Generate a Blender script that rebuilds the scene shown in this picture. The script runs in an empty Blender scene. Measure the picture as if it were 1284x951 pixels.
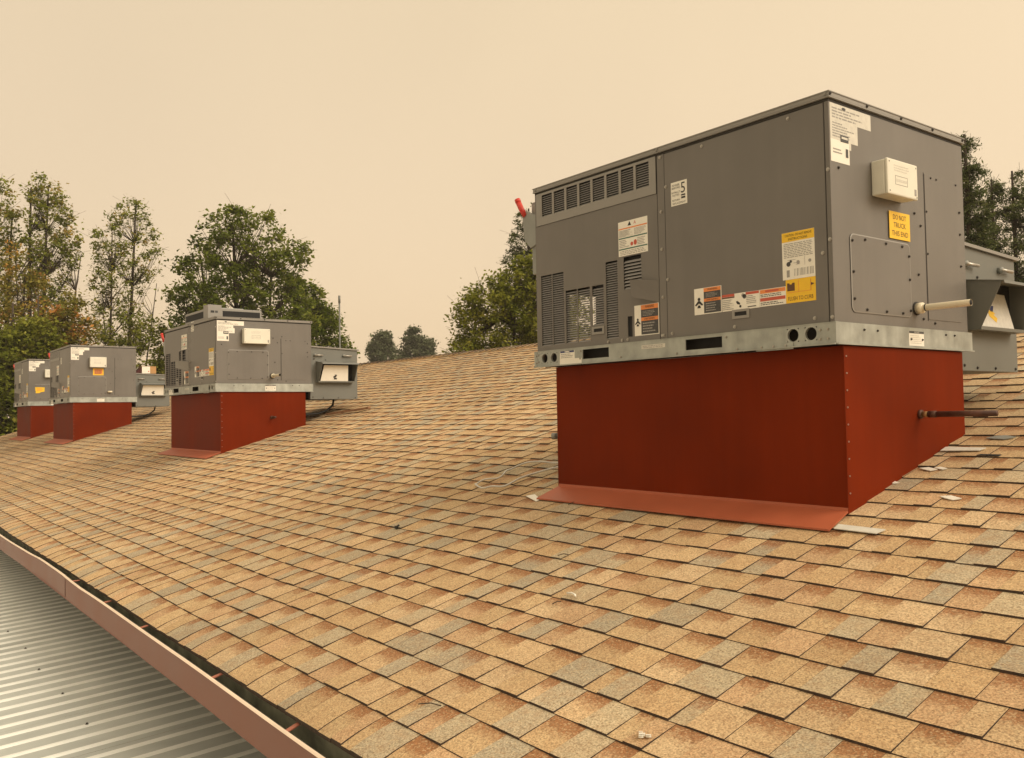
import bpy, bmesh, math, random
from mathutils import Vector, Matrix
random.seed(7)
sc = bpy.context.scene
COL = sc.collection
R = math.radians

# ------------------------------------------------------------------ camera
F_PX, YAW, PITCH, ROLL = 1105.9, 0.91784, 0.036454, -0.016907
CAM = Vector((1.9711, -3.1151, -0.2417))
_fw = Vector((-math.sin(YAW)*math.cos(PITCH), math.cos(YAW)*math.cos(PITCH), math.sin(PITCH)))
_r0 = Vector((math.cos(YAW), math.sin(YAW), 0)); _u0 = _r0.cross(_fw)
_r = _r0*math.cos(ROLL) + _u0*math.sin(ROLL); _u = _r.cross(_fw)
cd = bpy.data.cameras.new('camera'); cam = bpy.data.objects.new('camera', cd); COL.objects.link(cam)
cd.sensor_width = 36; cd.lens = F_PX/1284*36; cd.clip_start = 0.05; cd.clip_end = 3000
m = Matrix((_r, _u, -_fw)).transposed().to_4x4(); m.translation = CAM
cam.matrix_world = m
sc.camera = cam

# ------------------------------------------------------------------ light
SUN = Vector((0.78, 0.36, 0.62)).normalized()
elev = math.asin(SUN.z); azim = math.atan2(SUN.x, SUN.y)
sl = bpy.data.lights.new('sun', 'SUN'); so = bpy.data.objects.new('sun', sl); COL.objects.link(so)
sl.energy = 0.95; sl.angle = R(36); sl.color = (1.0, 0.88, 0.72)
so.rotation_euler = SUN.to_track_quat('Z', 'Y').to_euler()
w = bpy.data.worlds.new("World"); sc.world = w; w.use_nodes = True
nt = w.node_tree; nt.nodes.clear()
def N(t, typ, **kw):
    n = t.nodes.new(typ)
    for k, v in kw.items(): setattr(n, k, v)
    return n
sky = N(nt, 'ShaderNodeTexSky', sky_type='NISHITA'); sky.sun_disc = False
sky.sun_elevation = elev; sky.sun_rotation = azim; sky.dust_density = 8; sky.air_density = 1.2
b1 = N(nt, 'ShaderNodeBackground'); b1.inputs['Strength'].default_value = 0.1
nt.links.new(sky.outputs[0], b1.inputs['Color'])
tc = N(nt, 'ShaderNodeTexCoord'); sx = N(nt, 'ShaderNodeSeparateXYZ'); nt.links.new(tc.outputs['Generated'], sx.inputs[0])
rp = N(nt, 'ShaderNodeValToRGB'); nt.links.new(sx.outputs['Z'], rp.inputs[0])
e = rp.color_ramp.elements
e[0].position = 0.0; e[0].color = (0.87, 0.645, 0.415, 1); e[1].position = 1.0; e[1].color = (1.12, 0.92, 0.63, 1)
x = rp.color_ramp.elements.new(0.45); x.color = (0.80, 0.618, 0.380, 1)
ns = N(nt, 'ShaderNodeTexNoise'); ns.inputs['Scale'].default_value = 1.6; ns.inputs['Detail'].default_value = 3
nt.links.new(tc.outputs['Generated'], ns.inputs['Vector'])
mr = N(nt, 'ShaderNodeMapRange'); mr.inputs[3].default_value = 0.90; mr.inputs[4].default_value = 1.10
nt.links.new(ns.outputs[0], mr.inputs[0])
mx = N(nt, 'ShaderNodeVectorMath', operation='SCALE'); nt.links.new(rp.outputs[0], mx.inputs[0]); nt.links.new(mr.outputs[0], mx.inputs['Scale'])
dp = N(nt, 'ShaderNodeVectorMath', operation='DOT_PRODUCT'); nt.links.new(tc.outputs['Generated'], dp.inputs[0]); dp.inputs[1].default_value = tuple(SUN)
ma = N(nt, 'ShaderNodeMath', operation='MULTIPLY_ADD'); nt.links.new(dp.outputs['Value'], ma.inputs[0]); ma.inputs[1].default_value = .15; ma.inputs[2].default_value = 1.0
mx2 = N(nt, 'ShaderNodeVectorMath', operation='SCALE'); nt.links.new(mx.outputs[0], mx2.inputs[0]); nt.links.new(ma.outputs[0], mx2.inputs['Scale'])
b2 = N(nt, 'ShaderNodeBackground'); b2.inputs['Strength'].default_value = 0.535; nt.links.new(mx2.outputs[0], b2.inputs['Color'])
ms = N(nt, 'ShaderNodeMixShader'); ms.inputs[0].default_value = 0.88
nt.links.new(b1.outputs[0], ms.inputs[1]); nt.links.new(b2.outputs[0], ms.inputs[2])
wo = N(nt, 'ShaderNodeOutputWorld'); nt.links.new(ms.outputs[0], wo.inputs['Surface'])
sc.view_settings.view_transform = 'Standard'; sc.view_settings.look = 'None'
sc.view_settings.gamma = 1; sc.view_settings.use_curve_mapping = False
sc.view_settings.exposure = 1.14

# ------------------------------------------------------------------ materials
def mat(name, col, rough=0.6, metal=0.0, var=0.12, scale=8.0, bump=0.0, bscale=60.0, spec=0.5, streak=0.0):
    mm = bpy.data.materials.new(name); mm.use_nodes = True
    t = mm.node_tree; p = t.nodes['Principled BSDF']
    p.inputs['Roughness'].default_value = rough; p.inputs['Metallic'].default_value = metal
    p.inputs['Specular IOR Level'].default_value = spec
    g = N(t, 'ShaderNodeNewGeometry')
    n = N(t, 'ShaderNodeTexNoise'); n.inputs['Scale'].default_value = scale; n.inputs['Detail'].default_value = 5
    t.links.new(g.outputs['Position'], n.inputs['Vector'])
    mr = N(t, 'ShaderNodeMapRange'); mr.inputs[1].default_value = .3; mr.inputs[2].default_value = .7
    mr.inputs[3].default_value = 1-var; mr.inputs[4].default_value = 1+var
    t.links.new(n.outputs[0], mr.inputs[0])
    v = N(t, 'ShaderNodeVectorMath', operation='SCALE'); v.inputs[0].default_value = col[:3]
    t.links.new(mr.outputs[0], v.inputs['Scale'])
    out = v.outputs[0]
    if streak:
        mp = N(t, 'ShaderNodeMapping'); mp.inputs['Scale'].default_value = (22, 22, 1.2)
        t.links.new(g.outputs['Position'], mp.inputs[0])
        n3 = N(t, 'ShaderNodeTexNoise'); n3.inputs['Scale'].default_value = 1; n3.inputs['Detail'].default_value = 4
        t.links.new(mp.outputs[0], n3.inputs['Vector'])
        m3 = N(t, 'ShaderNodeMapRange'); m3.inputs[1].default_value = .3; m3.inputs[2].default_value = .7
        m3.inputs[3].default_value = 1-streak; m3.inputs[4].default_value = 1+streak
        t.links.new(n3.outputs[0], m3.inputs[0])
        v3 = N(t, 'ShaderNodeVectorMath', operation='SCALE'); t.links.new(out, v3.inputs[0]); t.links.new(m3.outputs[0], v3.inputs['Scale'])
        out = v3.outputs[0]
    t.links.new(out, p.inputs['Base Color'])
    if var:
        m4 = N(t, 'ShaderNodeMapRange'); m4.inputs[3].default_value = max(.03, rough-.1); m4.inputs[4].default_value = min(1, rough+.1)
        t.links.new(n.outputs[0], m4.inputs[0]); t.links.new(m4.outputs[0], p.inputs['Roughness'])
    if bump:
        n2 = N(t, 'ShaderNodeTexNoise'); n2.inputs['Scale'].default_value = bscale; n2.inputs['Detail'].default_value = 3
        t.links.new(g.outputs['Position'], n2.inputs['Vector'])
        bp = N(t, 'ShaderNodeBump'); bp.inputs['Strength'].default_value = bump; bp.inputs['Distance'].default_value = .01
        t.links.new(n2.outputs[0], bp.inputs['Height']); t.links.new(bp.outputs[0], p.inputs['Normal'])
    return mm
M = dict(
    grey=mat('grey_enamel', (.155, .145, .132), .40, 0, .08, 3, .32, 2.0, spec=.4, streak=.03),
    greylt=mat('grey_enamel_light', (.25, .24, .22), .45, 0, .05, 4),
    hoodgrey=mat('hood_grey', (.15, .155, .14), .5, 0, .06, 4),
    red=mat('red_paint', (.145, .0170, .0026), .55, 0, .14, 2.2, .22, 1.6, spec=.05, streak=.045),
    redflash=mat('red_flashing_sky_sheen', (.37, .092, .038), .55, 0, .08, 6, .06, 9),  # curb red, lightened in colour to imitate grazing sky reflection
    slat=mat('slat_enamel', (.33, .325, .32), .4, 0, .05, 6),
    galv=mat('galvanised_steel', (.35, .37, .34), .45, .4, .18, 14, .05, 30, streak=.09),
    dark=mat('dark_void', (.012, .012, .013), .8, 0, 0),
    fin=mat('condenser_fins_shade', (.03, .03, .035), .6, .2, .2, 40),
    gap=mat('gap_shade', (.03, .027, .024), .8, 0, 0),  # near-black colour painting the shade in gaps between parts
    screw=mat('zinc_screw', (.42, .40, .36), .4, .7, .1, 40),
    darkscrew=mat('dark_screw', (.05, .045, .04), .5, .3, 0),
    ivory=mat('ivory_plastic', (.70, .69, .60), .45, 0, .04, 10),
    white=mat('white_paper', (.78, .76, .68), .55, 0, .03, 30),
    paper=mat('printed_paper', (.60, .585, .52), .6, 0, .08, 45),
    print=mat('grey_print', (.30, .29, .27), .6, 0, .1, 50),
    black=mat('black_ink', (.02, .02, .02), .6, 0, 0),
    charcoal=mat('charcoal_print', (.055, .055, .055), .6, 0, .3, 120),
    yellow=mat('yellow_sticker', (.80, .50, .02), .45, 0, .03, 30),
    orange=mat('orange_print', (.72, .24, .06), .5, 0, .03, 30),
    redprint=mat('red_print', (.50, .09, .05), .5, 0, .05, 30),
    brownprint=mat('brown_print', (.10, .045, .015), .5, 0, .05, 30),
    green=mat('green_print', (.05, .14, .10), .5, 0, .05, 30),
    blue=mat('blue_print', (.015, .025, .12), .5, 0, .0),
    pvc=mat('pvc_pipe', (.74, .68, .52), .35, 0, .04, 12),
    rust=mat('rusty_black_pipe', (.085, .035, .022), .6, .2, .4, 25, .1, 60),
    brass=mat('brass_fitting', (.30, .18, .08), .45, .6, .2, 30),
    redplastic=mat('red_plastic', (.55, .035, .022), .4, 0, .05, 20),
    steel=mat('grey_steel', (.27, .28, .26), .5, .3, .08, 12),
    rubber=mat('black_rubber', (.02, .02, .02), .5, 0, .1, 20),
    gutter=mat('brown_gutter_paint', (.215, .080, .046), .5, 0, .07, 3, .05, 5),
    lip=mat('sky_sheen_gutter_edge', (.78, .64, .50), .5, 0, .08, 9),  # near-white colour stands in for the lip's sky reflection
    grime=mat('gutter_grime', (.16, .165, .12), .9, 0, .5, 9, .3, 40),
    strap=mat('copper_brown_strap', (.38, .13, .08), .45, .1, .08, 20),
    metal=mat('darker_metal_pan', (.455, .485, .465), .85, .0, .12, 3, .02, 6, spec=.08),  # flat pans, coloured darker than the ribs
    rib=mat('bright_metal_rib', (.76, .79, .76), .5, .0, .06, 5, .02, 6, spec=.4),
    wall=mat('stucco', (.42, .36, .28), .9, 0, .06, 4, .3, 90),
    fascia=mat('fascia_paint', (.26, .10, .07), .6, 0, .08, 6),
    felt=mat('asphalt_felt', (.03, .028, .025), .9, 0, .2, 20),
    wood=mat('weathered_wood', (.24, .13, .07), .8, 0, .25, 30),
    card=mat('cardboard', (.42, .24, .10), .8, 0, .08, 20),
    maroon=mat('maroon_cloth', (.06, .015, .015), .9, 0, .2, 20),
    scrap=mat('bright_tin', (.60, .58, .50), .35, .5, .1, 40),
    wire=mat('grey_wire', (.55, .54, .50), .5, .2, .1, 30),
    ground=mat('dry_ground', (.16, .13, .08), .95, 0, .35, .6, .3, 8),
    bark=mat('bark', (.045, .032, .022), .9, 0, .3, 6, .4, 20),
    glass=mat('dull_glass', (.05, .055, .05), .2, 0, .05, 3),
)

def shingle_mat():
    mm = bpy.data.materials.new('asphalt_granules'); mm.use_nodes = True
    t = mm.node_tree; p = t.nodes['Principled BSDF']; p.inputs['Roughness'].default_value = .92
    p.inputs['Specular IOR Level'].default_value = .25
    g = N(t, 'ShaderNodeNewGeometry'); L = t.links.new
    tint = N(t, 'ShaderNodeAttribute', attribute_name='tint'); band = N(t, 'ShaderNodeAttribute', attribute_name='band')
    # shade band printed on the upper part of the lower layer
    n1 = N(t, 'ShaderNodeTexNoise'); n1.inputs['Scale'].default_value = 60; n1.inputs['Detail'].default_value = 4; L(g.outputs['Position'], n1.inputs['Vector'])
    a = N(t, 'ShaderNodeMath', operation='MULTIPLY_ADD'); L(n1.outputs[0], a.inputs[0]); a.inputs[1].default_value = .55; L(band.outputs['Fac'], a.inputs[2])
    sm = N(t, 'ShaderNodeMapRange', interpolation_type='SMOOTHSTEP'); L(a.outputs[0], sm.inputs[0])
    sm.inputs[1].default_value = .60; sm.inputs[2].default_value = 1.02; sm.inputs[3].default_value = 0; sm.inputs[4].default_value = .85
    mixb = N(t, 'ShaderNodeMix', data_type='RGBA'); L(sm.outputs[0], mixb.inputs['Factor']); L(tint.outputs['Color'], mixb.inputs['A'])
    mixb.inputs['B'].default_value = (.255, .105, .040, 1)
    # granules
    n2 = N(t, 'ShaderNodeTexNoise'); n2.inputs['Scale'].default_value = 170; n2.inputs['Detail'].default_value = 3; n2.inputs['Roughness'].default_value = .7; L(g.outputs['Position'], n2.inputs['Vector'])
    r2 = N(t, 'ShaderNodeMapRange'); L(n2.outputs[0], r2.inputs[0]); r2.inputs[1].default_value = .33; r2.inputs[2].default_value = .67; r2.inputs[3].default_value = .56; r2.inputs[4].default_value = 1.46
    s2 = N(t, 'ShaderNodeVectorMath', operation='SCALE'); L(mixb.outputs['Result'], s2.inputs[0]); L(r2.outputs[0], s2.inputs['Scale'])
    vo = N(t, 'ShaderNodeTexVoronoi'); vo.inputs['Scale'].default_value = 210; L(g.outputs['Position'], vo.inputs['Vector'])
    hs = N(t, 'ShaderNodeSeparateColor'); L(vo.outputs['Color'], hs.inputs[0])
    st = N(t, 'ShaderNodeMapRange'); L(hs.outputs[0], st.inputs[0]); st.inputs[1].default_value = .80; st.inputs[2].default_value = .9; st.inputs[3].default_value = 0; st.inputs[4].default_value = .40
    mg = N(t, 'ShaderNodeMix', data_type='RGBA'); L(st.outputs[0], mg.inputs['Factor']); L(s2.outputs[0], mg.inputs['A']); mg.inputs['B'].default_value = (.66, .52, .31, 1)
    st2 = N(t, 'ShaderNodeMapRange'); L(hs.outputs[1], st2.inputs[0]); st2.inputs[1].default_value = .86; st2.inputs[2].default_value = .93; st2.inputs[3].default_value = 0; st2.inputs[4].default_value = .55
    mg2 = N(t, 'ShaderNodeMix', data_type='RGBA'); L(st2.outputs[0], mg2.inputs['Factor']); L(mg.outputs['Result'], mg2.inputs['A']); mg2.inputs['B'].default_value = (.20, .12, .06, 1)
    n5 = N(t, 'ShaderNodeTexNoise'); n5.inputs['Scale'].default_value = 22; n5.inputs['Detail'].default_value = 5; n5.inputs['Roughness'].default_value = .65; L(g.outputs['Position'], n5.inputs['Vector'])
    r5 = N(t, 'ShaderNodeMapRange'); L(n5.outputs[0], r5.inputs[0]); r5.inputs[1].default_value = .45; r5.inputs[2].default_value = .72; r5.inputs[3].default_value = 0; r5.inputs[4].default_value = .38
    mg3 = N(t, 'ShaderNodeMix', data_type='RGBA'); L(r5.outputs[0], mg3.inputs['Factor']); L(mg2.outputs['Result'], mg3.inputs['A']); mg3.inputs['B'].default_value = (.36, .21, .105, 1)
    # broad weathering
    n4 = N(t, 'ShaderNodeTexNoise'); n4.inputs['Scale'].default_value = .8; n4.inputs['Detail'].default_value = 6; L(g.outputs['Position'], n4.inputs['Vector'])
    r4 = N(t, 'ShaderNodeMapRange'); L(n4.outputs[0], r4.inputs[0]); r4.inputs[1].default_value = .3; r4.inputs[2].default_value = .7; r4.inputs[3].default_value = .88; r4.inputs[4].default_value = 1.1
    s4 = N(t, 'ShaderNodeVectorMath', operation='SCALE'); L(mg3.outputs['Result'], s4.inputs[0]); L(r4.outputs[0], s4.inputs['Scale'])
    L(s4.outputs[0], p.inputs['Base Color'])
    bp = N(t, 'ShaderNodeBump'); bp.inputs['Strength'].default_value = .35; bp.inputs['Distance'].default_value = .003
    L(n2.outputs[0], bp.inputs['Height']); L(bp.outputs[0], p.inputs['Normal'])
    return mm
M['shingle'] = shingle_mat()
M['butt'] = mat('shingle_cut_edge', (.048, .031, .021), .95, 0, .3, 60)

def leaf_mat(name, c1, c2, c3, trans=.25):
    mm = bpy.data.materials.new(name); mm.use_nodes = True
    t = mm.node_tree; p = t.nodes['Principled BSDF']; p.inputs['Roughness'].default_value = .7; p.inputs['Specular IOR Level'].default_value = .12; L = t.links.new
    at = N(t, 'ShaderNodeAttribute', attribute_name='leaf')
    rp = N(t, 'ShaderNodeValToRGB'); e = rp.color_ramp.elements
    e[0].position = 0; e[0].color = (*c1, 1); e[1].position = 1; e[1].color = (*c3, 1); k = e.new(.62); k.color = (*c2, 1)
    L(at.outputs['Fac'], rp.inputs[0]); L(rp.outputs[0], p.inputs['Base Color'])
    tr = N(t, 'ShaderNodeBsdfTranslucent'); L(rp.outputs[0], tr.inputs['Color'])
    ms = N(t, 'ShaderNodeMixShader'); ms.inputs[0].default_value = trans
    L(p.outputs[0], ms.inputs[1]); L(tr.outputs[0], ms.inputs[2]); L(ms.outputs[0], t.nodes['Material Output'].inputs['Surface'])
    return mm
LEAF = dict(
    olive=leaf_mat('olive_leaves', (.13, .16, .025), (.28, .31, .06), (.44, .31, .08), .42),
    autumn=leaf_mat('autumn_leaves', (.13, .14, .022), (.30, .26, .055), (.58, .28, .08), .4),
    dark=leaf_mat('dark_leaves', (.068, .098, .012), (.155, .195, .026), (.27, .29, .055), .42),
    mid=leaf_mat('yellowgreen_leaves', (.10, .125, .015), (.23, .25, .035), (.34, .33, .06), .4),
    conifer=leaf_mat('conifer_needles', (.048, .066, .022), (.11, .138, .045), (.19, .21, .08), .38),
    far=leaf_mat('hazed_leaves', (.08, .10, .05), (.13, .15, .08), (.18, .20, .11), .3),  # distance haze is put into this paler leaf colour
)

# ------------------------------------------------------------------ mesh helpers
class MB:
    def __init__(s): s.v = []; s.f = []; s.m = []; s.mats = []
    def mi(s, name):
        if name not in s.mats: s.mats.append(name)
        return s.mats.index(name)
    def poly(s, pts, mname):
        i = len(s.v); s.v += [tuple(p) for p in pts]; s.f.append(tuple(range(i, i+len(pts)))); s.m.append(s.mi(mname)); return s
    def box(s, x0, x1, y0, y1, z0, z1, mname):
        i = len(s.v)
        s.v += [(x0,y0,z0),(x1,y0,z0),(x1,y1,z0),(x0,y1,z0),(x0,y0,z1),(x1,y0,z1),(x1,y1,z1),(x0,y1,z1)]
        for f in ((0,3,2,1),(4,5,6,7),(0,1,5,4),(1,2,6,5),(2,3,7,6),(3,0,4,7)):
            s.f.append(tuple(i+k for k in f)); s.m.append(s.mi(mname))
        return s
    def prism(s, prof, axis, a0, a1, mname):
        """extrude a closed 2-D profile along an axis ('x': prof=(y,z), 'y': prof=(x,z))"""
        n = len(prof); i = len(s.v)
        def P(c, a): return (a, c[0], c[1]) if axis == 'x' else ((c[0], a, c[1]) if axis == 'y' else (c[0], c[1], a))
        s.v += [P(c, a0) for c in prof] + [P(c, a1) for c in prof]
        k = s.mi(mname)
        for j in range(n):
            s.f.append((i+j, i+(j+1) % n, i+n+(j+1) % n, i+n+j)); s.m.append(k)
        s.f.append(tuple(i+j for j in reversed(range(n)))); s.m.append(k)
        s.f.append(tuple(i+n+j for j in range(n))); s.m.append(k)
        return s
    def tube(s, pts, r, mname, n=8, cap=True, r2=None):
        pts = [Vector(p) for p in pts]; i = len(s.v); k = s.mi(mname); prev = None
        for j, p in enumerate(pts):
            d = (pts[min(j+1, len(pts)-1)] - pts[max(j-1, 0)])
            d = d.normalized() if d.length > 1e-9 else Vector((0,0,1))
            ref = prev if prev is not None else (Vector((0,0,1)) if abs(d.z) < .9 else Vector((1,0,0)))
            a = (ref - d*ref.dot(d)).normalized(); b = d.cross(a); prev = a
            rr = r if r2 is None else r + (r2-r)*j/max(1, len(pts)-1)
            for q in range(n):
                an = 2*math.pi*q/n; s.v.append(tuple(p + (a*math.cos(an)+b*math.sin(an))*rr))
        for j in range(len(pts)-1):
            for q in range(n):
                s.f.append((i+j*n+q, i+j*n+(q+1) % n, i+(j+1)*n+(q+1) % n, i+(j+1)*n+q)); s.m.append(k)
        if cap:
            s.f.append(tuple(i+q for q in reversed(range(n)))); s.m.append(k)
            l = i+(len(pts)-1)*n; s.f.append(tuple(l+q for q in range(n))); s.m.append(k)
        return s
    def merge_mesh(s, vs, fs, mname):
        i = len(s.v); s.v += [tuple(p) for p in vs]; k = s.mi(mname)
        for f in fs: s.f.append(tuple(i+a for a in f)); s.m.append(k)
    def mesh(s, name, smooth=False):
        me = bpy.data.meshes.new(name); me.from_pydata(s.v, [], s.f)
        for n in s.mats: me.materials.append(M[n] if n in M else LEAF[n])
        me.polygons.foreach_set('material_index', s.m)
        if smooth: me.polygons.foreach_set('use_smooth', [True]*len(s.f))
        me.update(); return me
    def build(s, name, parent=None, smooth=False, bevel=0, loc=(0,0,0), kind=None):
        o = bpy.data.objects.new(name, s.mesh(name, smooth)); COL.objects.link(o)
        o.location = loc
        if parent: o.parent = parent
        if kind: o['kind'] = kind
        if bevel:
            md = o.modifiers.new('bevel', 'BEVEL'); md.width = bevel; md.segments = 2; md.limit_method = 'ANGLE'; md.angle_limit = R(50)
        return o
def empty(name, label, cat, loc=(0,0,0), group=None):
    o = bpy.data.objects.new(name, None); COL.objects.link(o); o.location = loc; o.empty_display_size = .1
    o['label'] = label; o['category'] = cat
    if group: o['group'] = group
    return o
def tag(o, label, cat, group=None):
    o['label'] = label; o['category'] = cat
    if group: o['group'] = group
    return o

class PlaneMap:
    """2-D (a, b) on an upright face -> 3-D; 'E' = end face (outward +X), 'F' = long face (outward -Y)"""
    def __init__(s, face, base): s.face, s.base = face, base
    def __call__(s, a, b, h=0):
        return (s.base+h, a, b) if s.face == 'E' else (a, s.base-h, b)

def plate(mb, pm, rect, holes, th, mname, hole_side=None):
    """plate with rectangular holes: front at h=0, back at h=-th"""
    a0, a1, b0, b1 = rect
    As = sorted({a0, a1, *[h[0] for h in holes], *[h[1] for h in holes]}); Bs = sorted({b0, b1, *[h[2] for h in holes], *[h[3] for h in holes]})
    ins = lambda a, b: a0 < a < a1 and b0 < b < b1 and not any(h[0] < a < h[1] and h[2] < b < h[3] for h in holes)
    for i in range(len(As)-1):
        for j in range(len(Bs)-1):
            p, q, u, v = As[i], As[i+1], Bs[j], Bs[j+1]; ca, cb = (p+q)/2, (u+v)/2
            if not ins(ca, cb): continue
            mb.poly([pm(p,u), pm(q,u), pm(q,v), pm(p,v)], mname)
            mb.poly([pm(p,v,-th), pm(q,v,-th), pm(q,u,-th), pm(p,u,-th)], mname)
            for (ta, tb, e0, e1) in ((p-1e-4, cb, (p,u), (p,v)), (q+1e-4, cb, (q,u), (q,v)), (ca, u-1e-4, (p,u), (q,u)), (ca, v+1e-4, (p,v), (q,v))):
                if not ins(ta, tb):
                    mb.poly([pm(*e0), pm(*e1), pm(*e1, -th), pm(*e0, -th)], hole_side or mname)

def ring_hole(mb, pm, c, half, rad, th, mname, n=20, side='galv'):
    """square patch with a round hole"""
    ca, cb = c
    for k in range(n):
        t0, t1 = 2*math.pi*k/n, 2*math.pi*(k+1)/n
        def sq(t):
            x, y = math.cos(t), math.sin(t); s_ = half/max(abs(x), abs(y)); return ca+x*s_, cb+y*s_
        i0, i1 = (ca+rad*math.cos(t0), cb+rad*math.sin(t0)), (ca+rad*math.cos(t1), cb+rad*math.sin(t1))
        mb.poly([pm(*i0), pm(*sq(t0)), pm(*sq(t1)), pm(*i1)], mname)
        mb.poly([pm(*i0), pm(*i1), pm(*i1, -th), pm(*i0, -th)], side)

_txt = {}
def text_mesh(s):
    if s not in _txt:
        cu = bpy.data.curves.new('lettering', 'FONT'); cu.body = s; cu.align_x = 'CENTER'; cu.align_y = 'CENTER'; cu.size = 1; cu.resolution_u = 2
        o = bpy.data.objects.new('lettering', cu); me = o.to_mesh()
        vs = [tuple(v.co) for v in me.vertices]; fs = [tuple(p.vertices) for p in me.polygons]
        o.to_mesh_clear(); bpy.data.objects.remove(o); bpy.data.curves.remove(cu)
        xs = [v[0] for v in vs]; ys = [v[1] for v in vs]
        cx, cy = (min(xs)+max(xs))/2, (min(ys)+max(ys))/2
        _txt[s] = ([(v[0]-cx, v[1]-cy) for v in vs], fs, max(xs)-min(xs), max(ys)-min(ys))
    return _txt[s]

class Sticker:
    def __init__(s, pm): s.pm, s.mb = pm, MB()
    def rect(s, a0, a1, b0, b1, mname, lv=1):
        h = .0006*lv; pm = s.pm
        p = [(a0,b0), (a1,b0), (a1,b1), (a0,b1)]
        s.mb.poly([pm(a, b, h) for a, b in p], mname)
        for k in range(4):
            q, r_ = p[k], p[(k+1) % 4]; s.mb.poly([pm(*q, h), pm(*q, h-.0006), pm(*r_, h-.0006), pm(*r_, h)], mname)
        return s
    def poly(s, pts, mname, lv=2):
        s.mb.poly([s.pm(a, b, .0006*lv) for a, b in pts], mname); return s
    def disc(s, a, b, r, mname, lv=2, n=14, ry=None):
        return s.poly([(a+r*math.cos(2*math.pi*k/n), b+(ry or r)*math.sin(2*math.pi*k/n)) for k in range(n)], mname, lv)
    def text(s, body, a, b, w, h, mname, lv=2):
        vs, fs, tw, th = text_mesh(body)
        s.mb.merge_mesh([s.pm(a+x/tw*w, b+y/th*h, .0006*lv) for x, y in vs], fs, mname); return s
    def lines(s, a0, a1, b0, b1, n, mname, lv=2, ragged=.3, rnd=random.Random(3)):
        """rows of tiny unreadable words"""
        dy = (b1-b0)/n
        for k in range(n):
            y = b1-dy*(k+.5); x = a0; end = a1-(a1-a0)*ragged*rnd.random()
            while x < end:
                wd = (a1-a0)*rnd.uniform(.05, .16); s.rect(x, min(x+wd, end), y-dy*.22, y+dy*.22, mname, lv); x += wd+(a1-a0)*.025
        return s
    def build(s, name, parent): return s.mb.build(name, parent)

# ------------------------------------------------------------------ roof geometry
SL, Z0, YE, YR = 0.29848, -0.69743, -1.8618, 4.5597
XL, XR = -23.45, 4.2
def zr(y): return Z0 + SL*y
DY = 0.13663
GZ = -4.7

# the ground
g = MB(); S = 260
g.poly([(-S,-S,GZ), (S,-S,GZ), (S,S,GZ), (-S,S,GZ)], 'ground'); go = g.build('ground', kind='structure')

# the building
bld = empty('building', 'long low building under a tan shingle roof that carries the red curbs', 'building', (0,0,GZ))
def bl(mb, name, **k): return mb.build(name, bld, loc=(0,0,-GZ), **k)
zb = zr(YE)
yb = 2*YR-YE
b = MB(); b.box(XL+.5, XR-.5, YE+.45, YE+.65, GZ-.1, zb-.06, 'wall'); wl = bl(b, 'wall')
b = MB(); b.box(XL+.5, XR-.5, yb-.65, yb-.45, GZ-.1, zb-.06, 'wall'); bl(b, 'wall')
for xx in (XL+.5, XR-.7):
    b = MB(); b.prism([(YE+.652, GZ-.1), (yb-.652, GZ-.1), (yb-.652, zr(YE+.652)-.16), (YR, zr(YR)-.16), (YE+.652, zr(YE+.652)-.16)], 'x', xx, xx+.2, 'wall'); bl(b, 'wall')
b = MB()
b.prism([(YE+.02, zb-.045), (YE+.14, zr(YE+.14)-.020), (YR, zr(YR)-.016), (yb, zb-.006), (yb, zb-.12), (YR, zr(YR)-.13), (YE+.02, zb-.12)], 'x', XL+.01, XR, 'felt')
roof = bl(b, 'roof')
b = MB(); b.box(XL+.01, XR, YE+.045, YE+.07, zb-.27, zb-.05, 'fascia'); bl(b, 'fascia')
b = MB(); b.box(XL+.01, XR, YE+.012, YE+.0185, zb-.14, zb-.034, 'grime'); bl(b, 'drip_edge')
for s_ in (0, 1):      # rake boards at the far gable
    b = MB(); y0, y1 = (YE+.08, YR-.005) if s_ == 0 else (YR+.005, yb-.02)
    za = zb if s_ == 0 else zr(YR); zz = zr(YR) if s_ == 0 else zb
    b.poly([(XL-.012,y0,za-.20),(XL-.012,y1,zz-.20),(XL-.012,y1,zz-.02),(XL-.012,y0,za-.02)], 'fascia')
    b.poly([(XL+.008,y0,za-.02),(XL+.008,y1,zz-.02),(XL+.008,y1,zz-.20),(XL+.008,y0,za-.20)], 'fascia')
    b.poly([(XL-.012,y0,za-.02),(XL-.012,y1,zz-.02),(XL+.008,y1,zz-.02),(XL+.008,y0,za-.02)], 'fascia')
    b.poly([(XL-.012,y0,za-.20),(XL+.008,y0,za-.20),(XL+.008,y1,zz-.20),(XL-.012,y1,zz-.20)], 'fascia')
    bl(b, 'rake_board')
# rear slope: joined shingle courses (nobody sees it from here)
b = MB()
for k in range(47):
    y0 = yb-k*DY; y1 = y0-DY-.02
    z0_, z1_ = Z0+SL*(2*YR-y0), Z0+SL*(2*YR-y1)
    b.poly([(XR, y0, z0_+.010), (XL, y0, z0_+.010), (XL, y1, z1_+.002), (XR, y1, z1_+.002)], 'shingle')
    b.poly([(XR, y0, z0_-.003), (XL, y0, z0_-.003), (XL, y0, z0_+.010), (XR, y0, z0_+.010)], 'butt')
rs = b.build('rear_shingles', roof, kind='stuff')
ca = rs.data.attributes.new('tint', 'FLOAT_COLOR', 'CORNER'); ca.data.foreach_set('color', [.42,.28,.15,1]*len(rs.data.loops))

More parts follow.
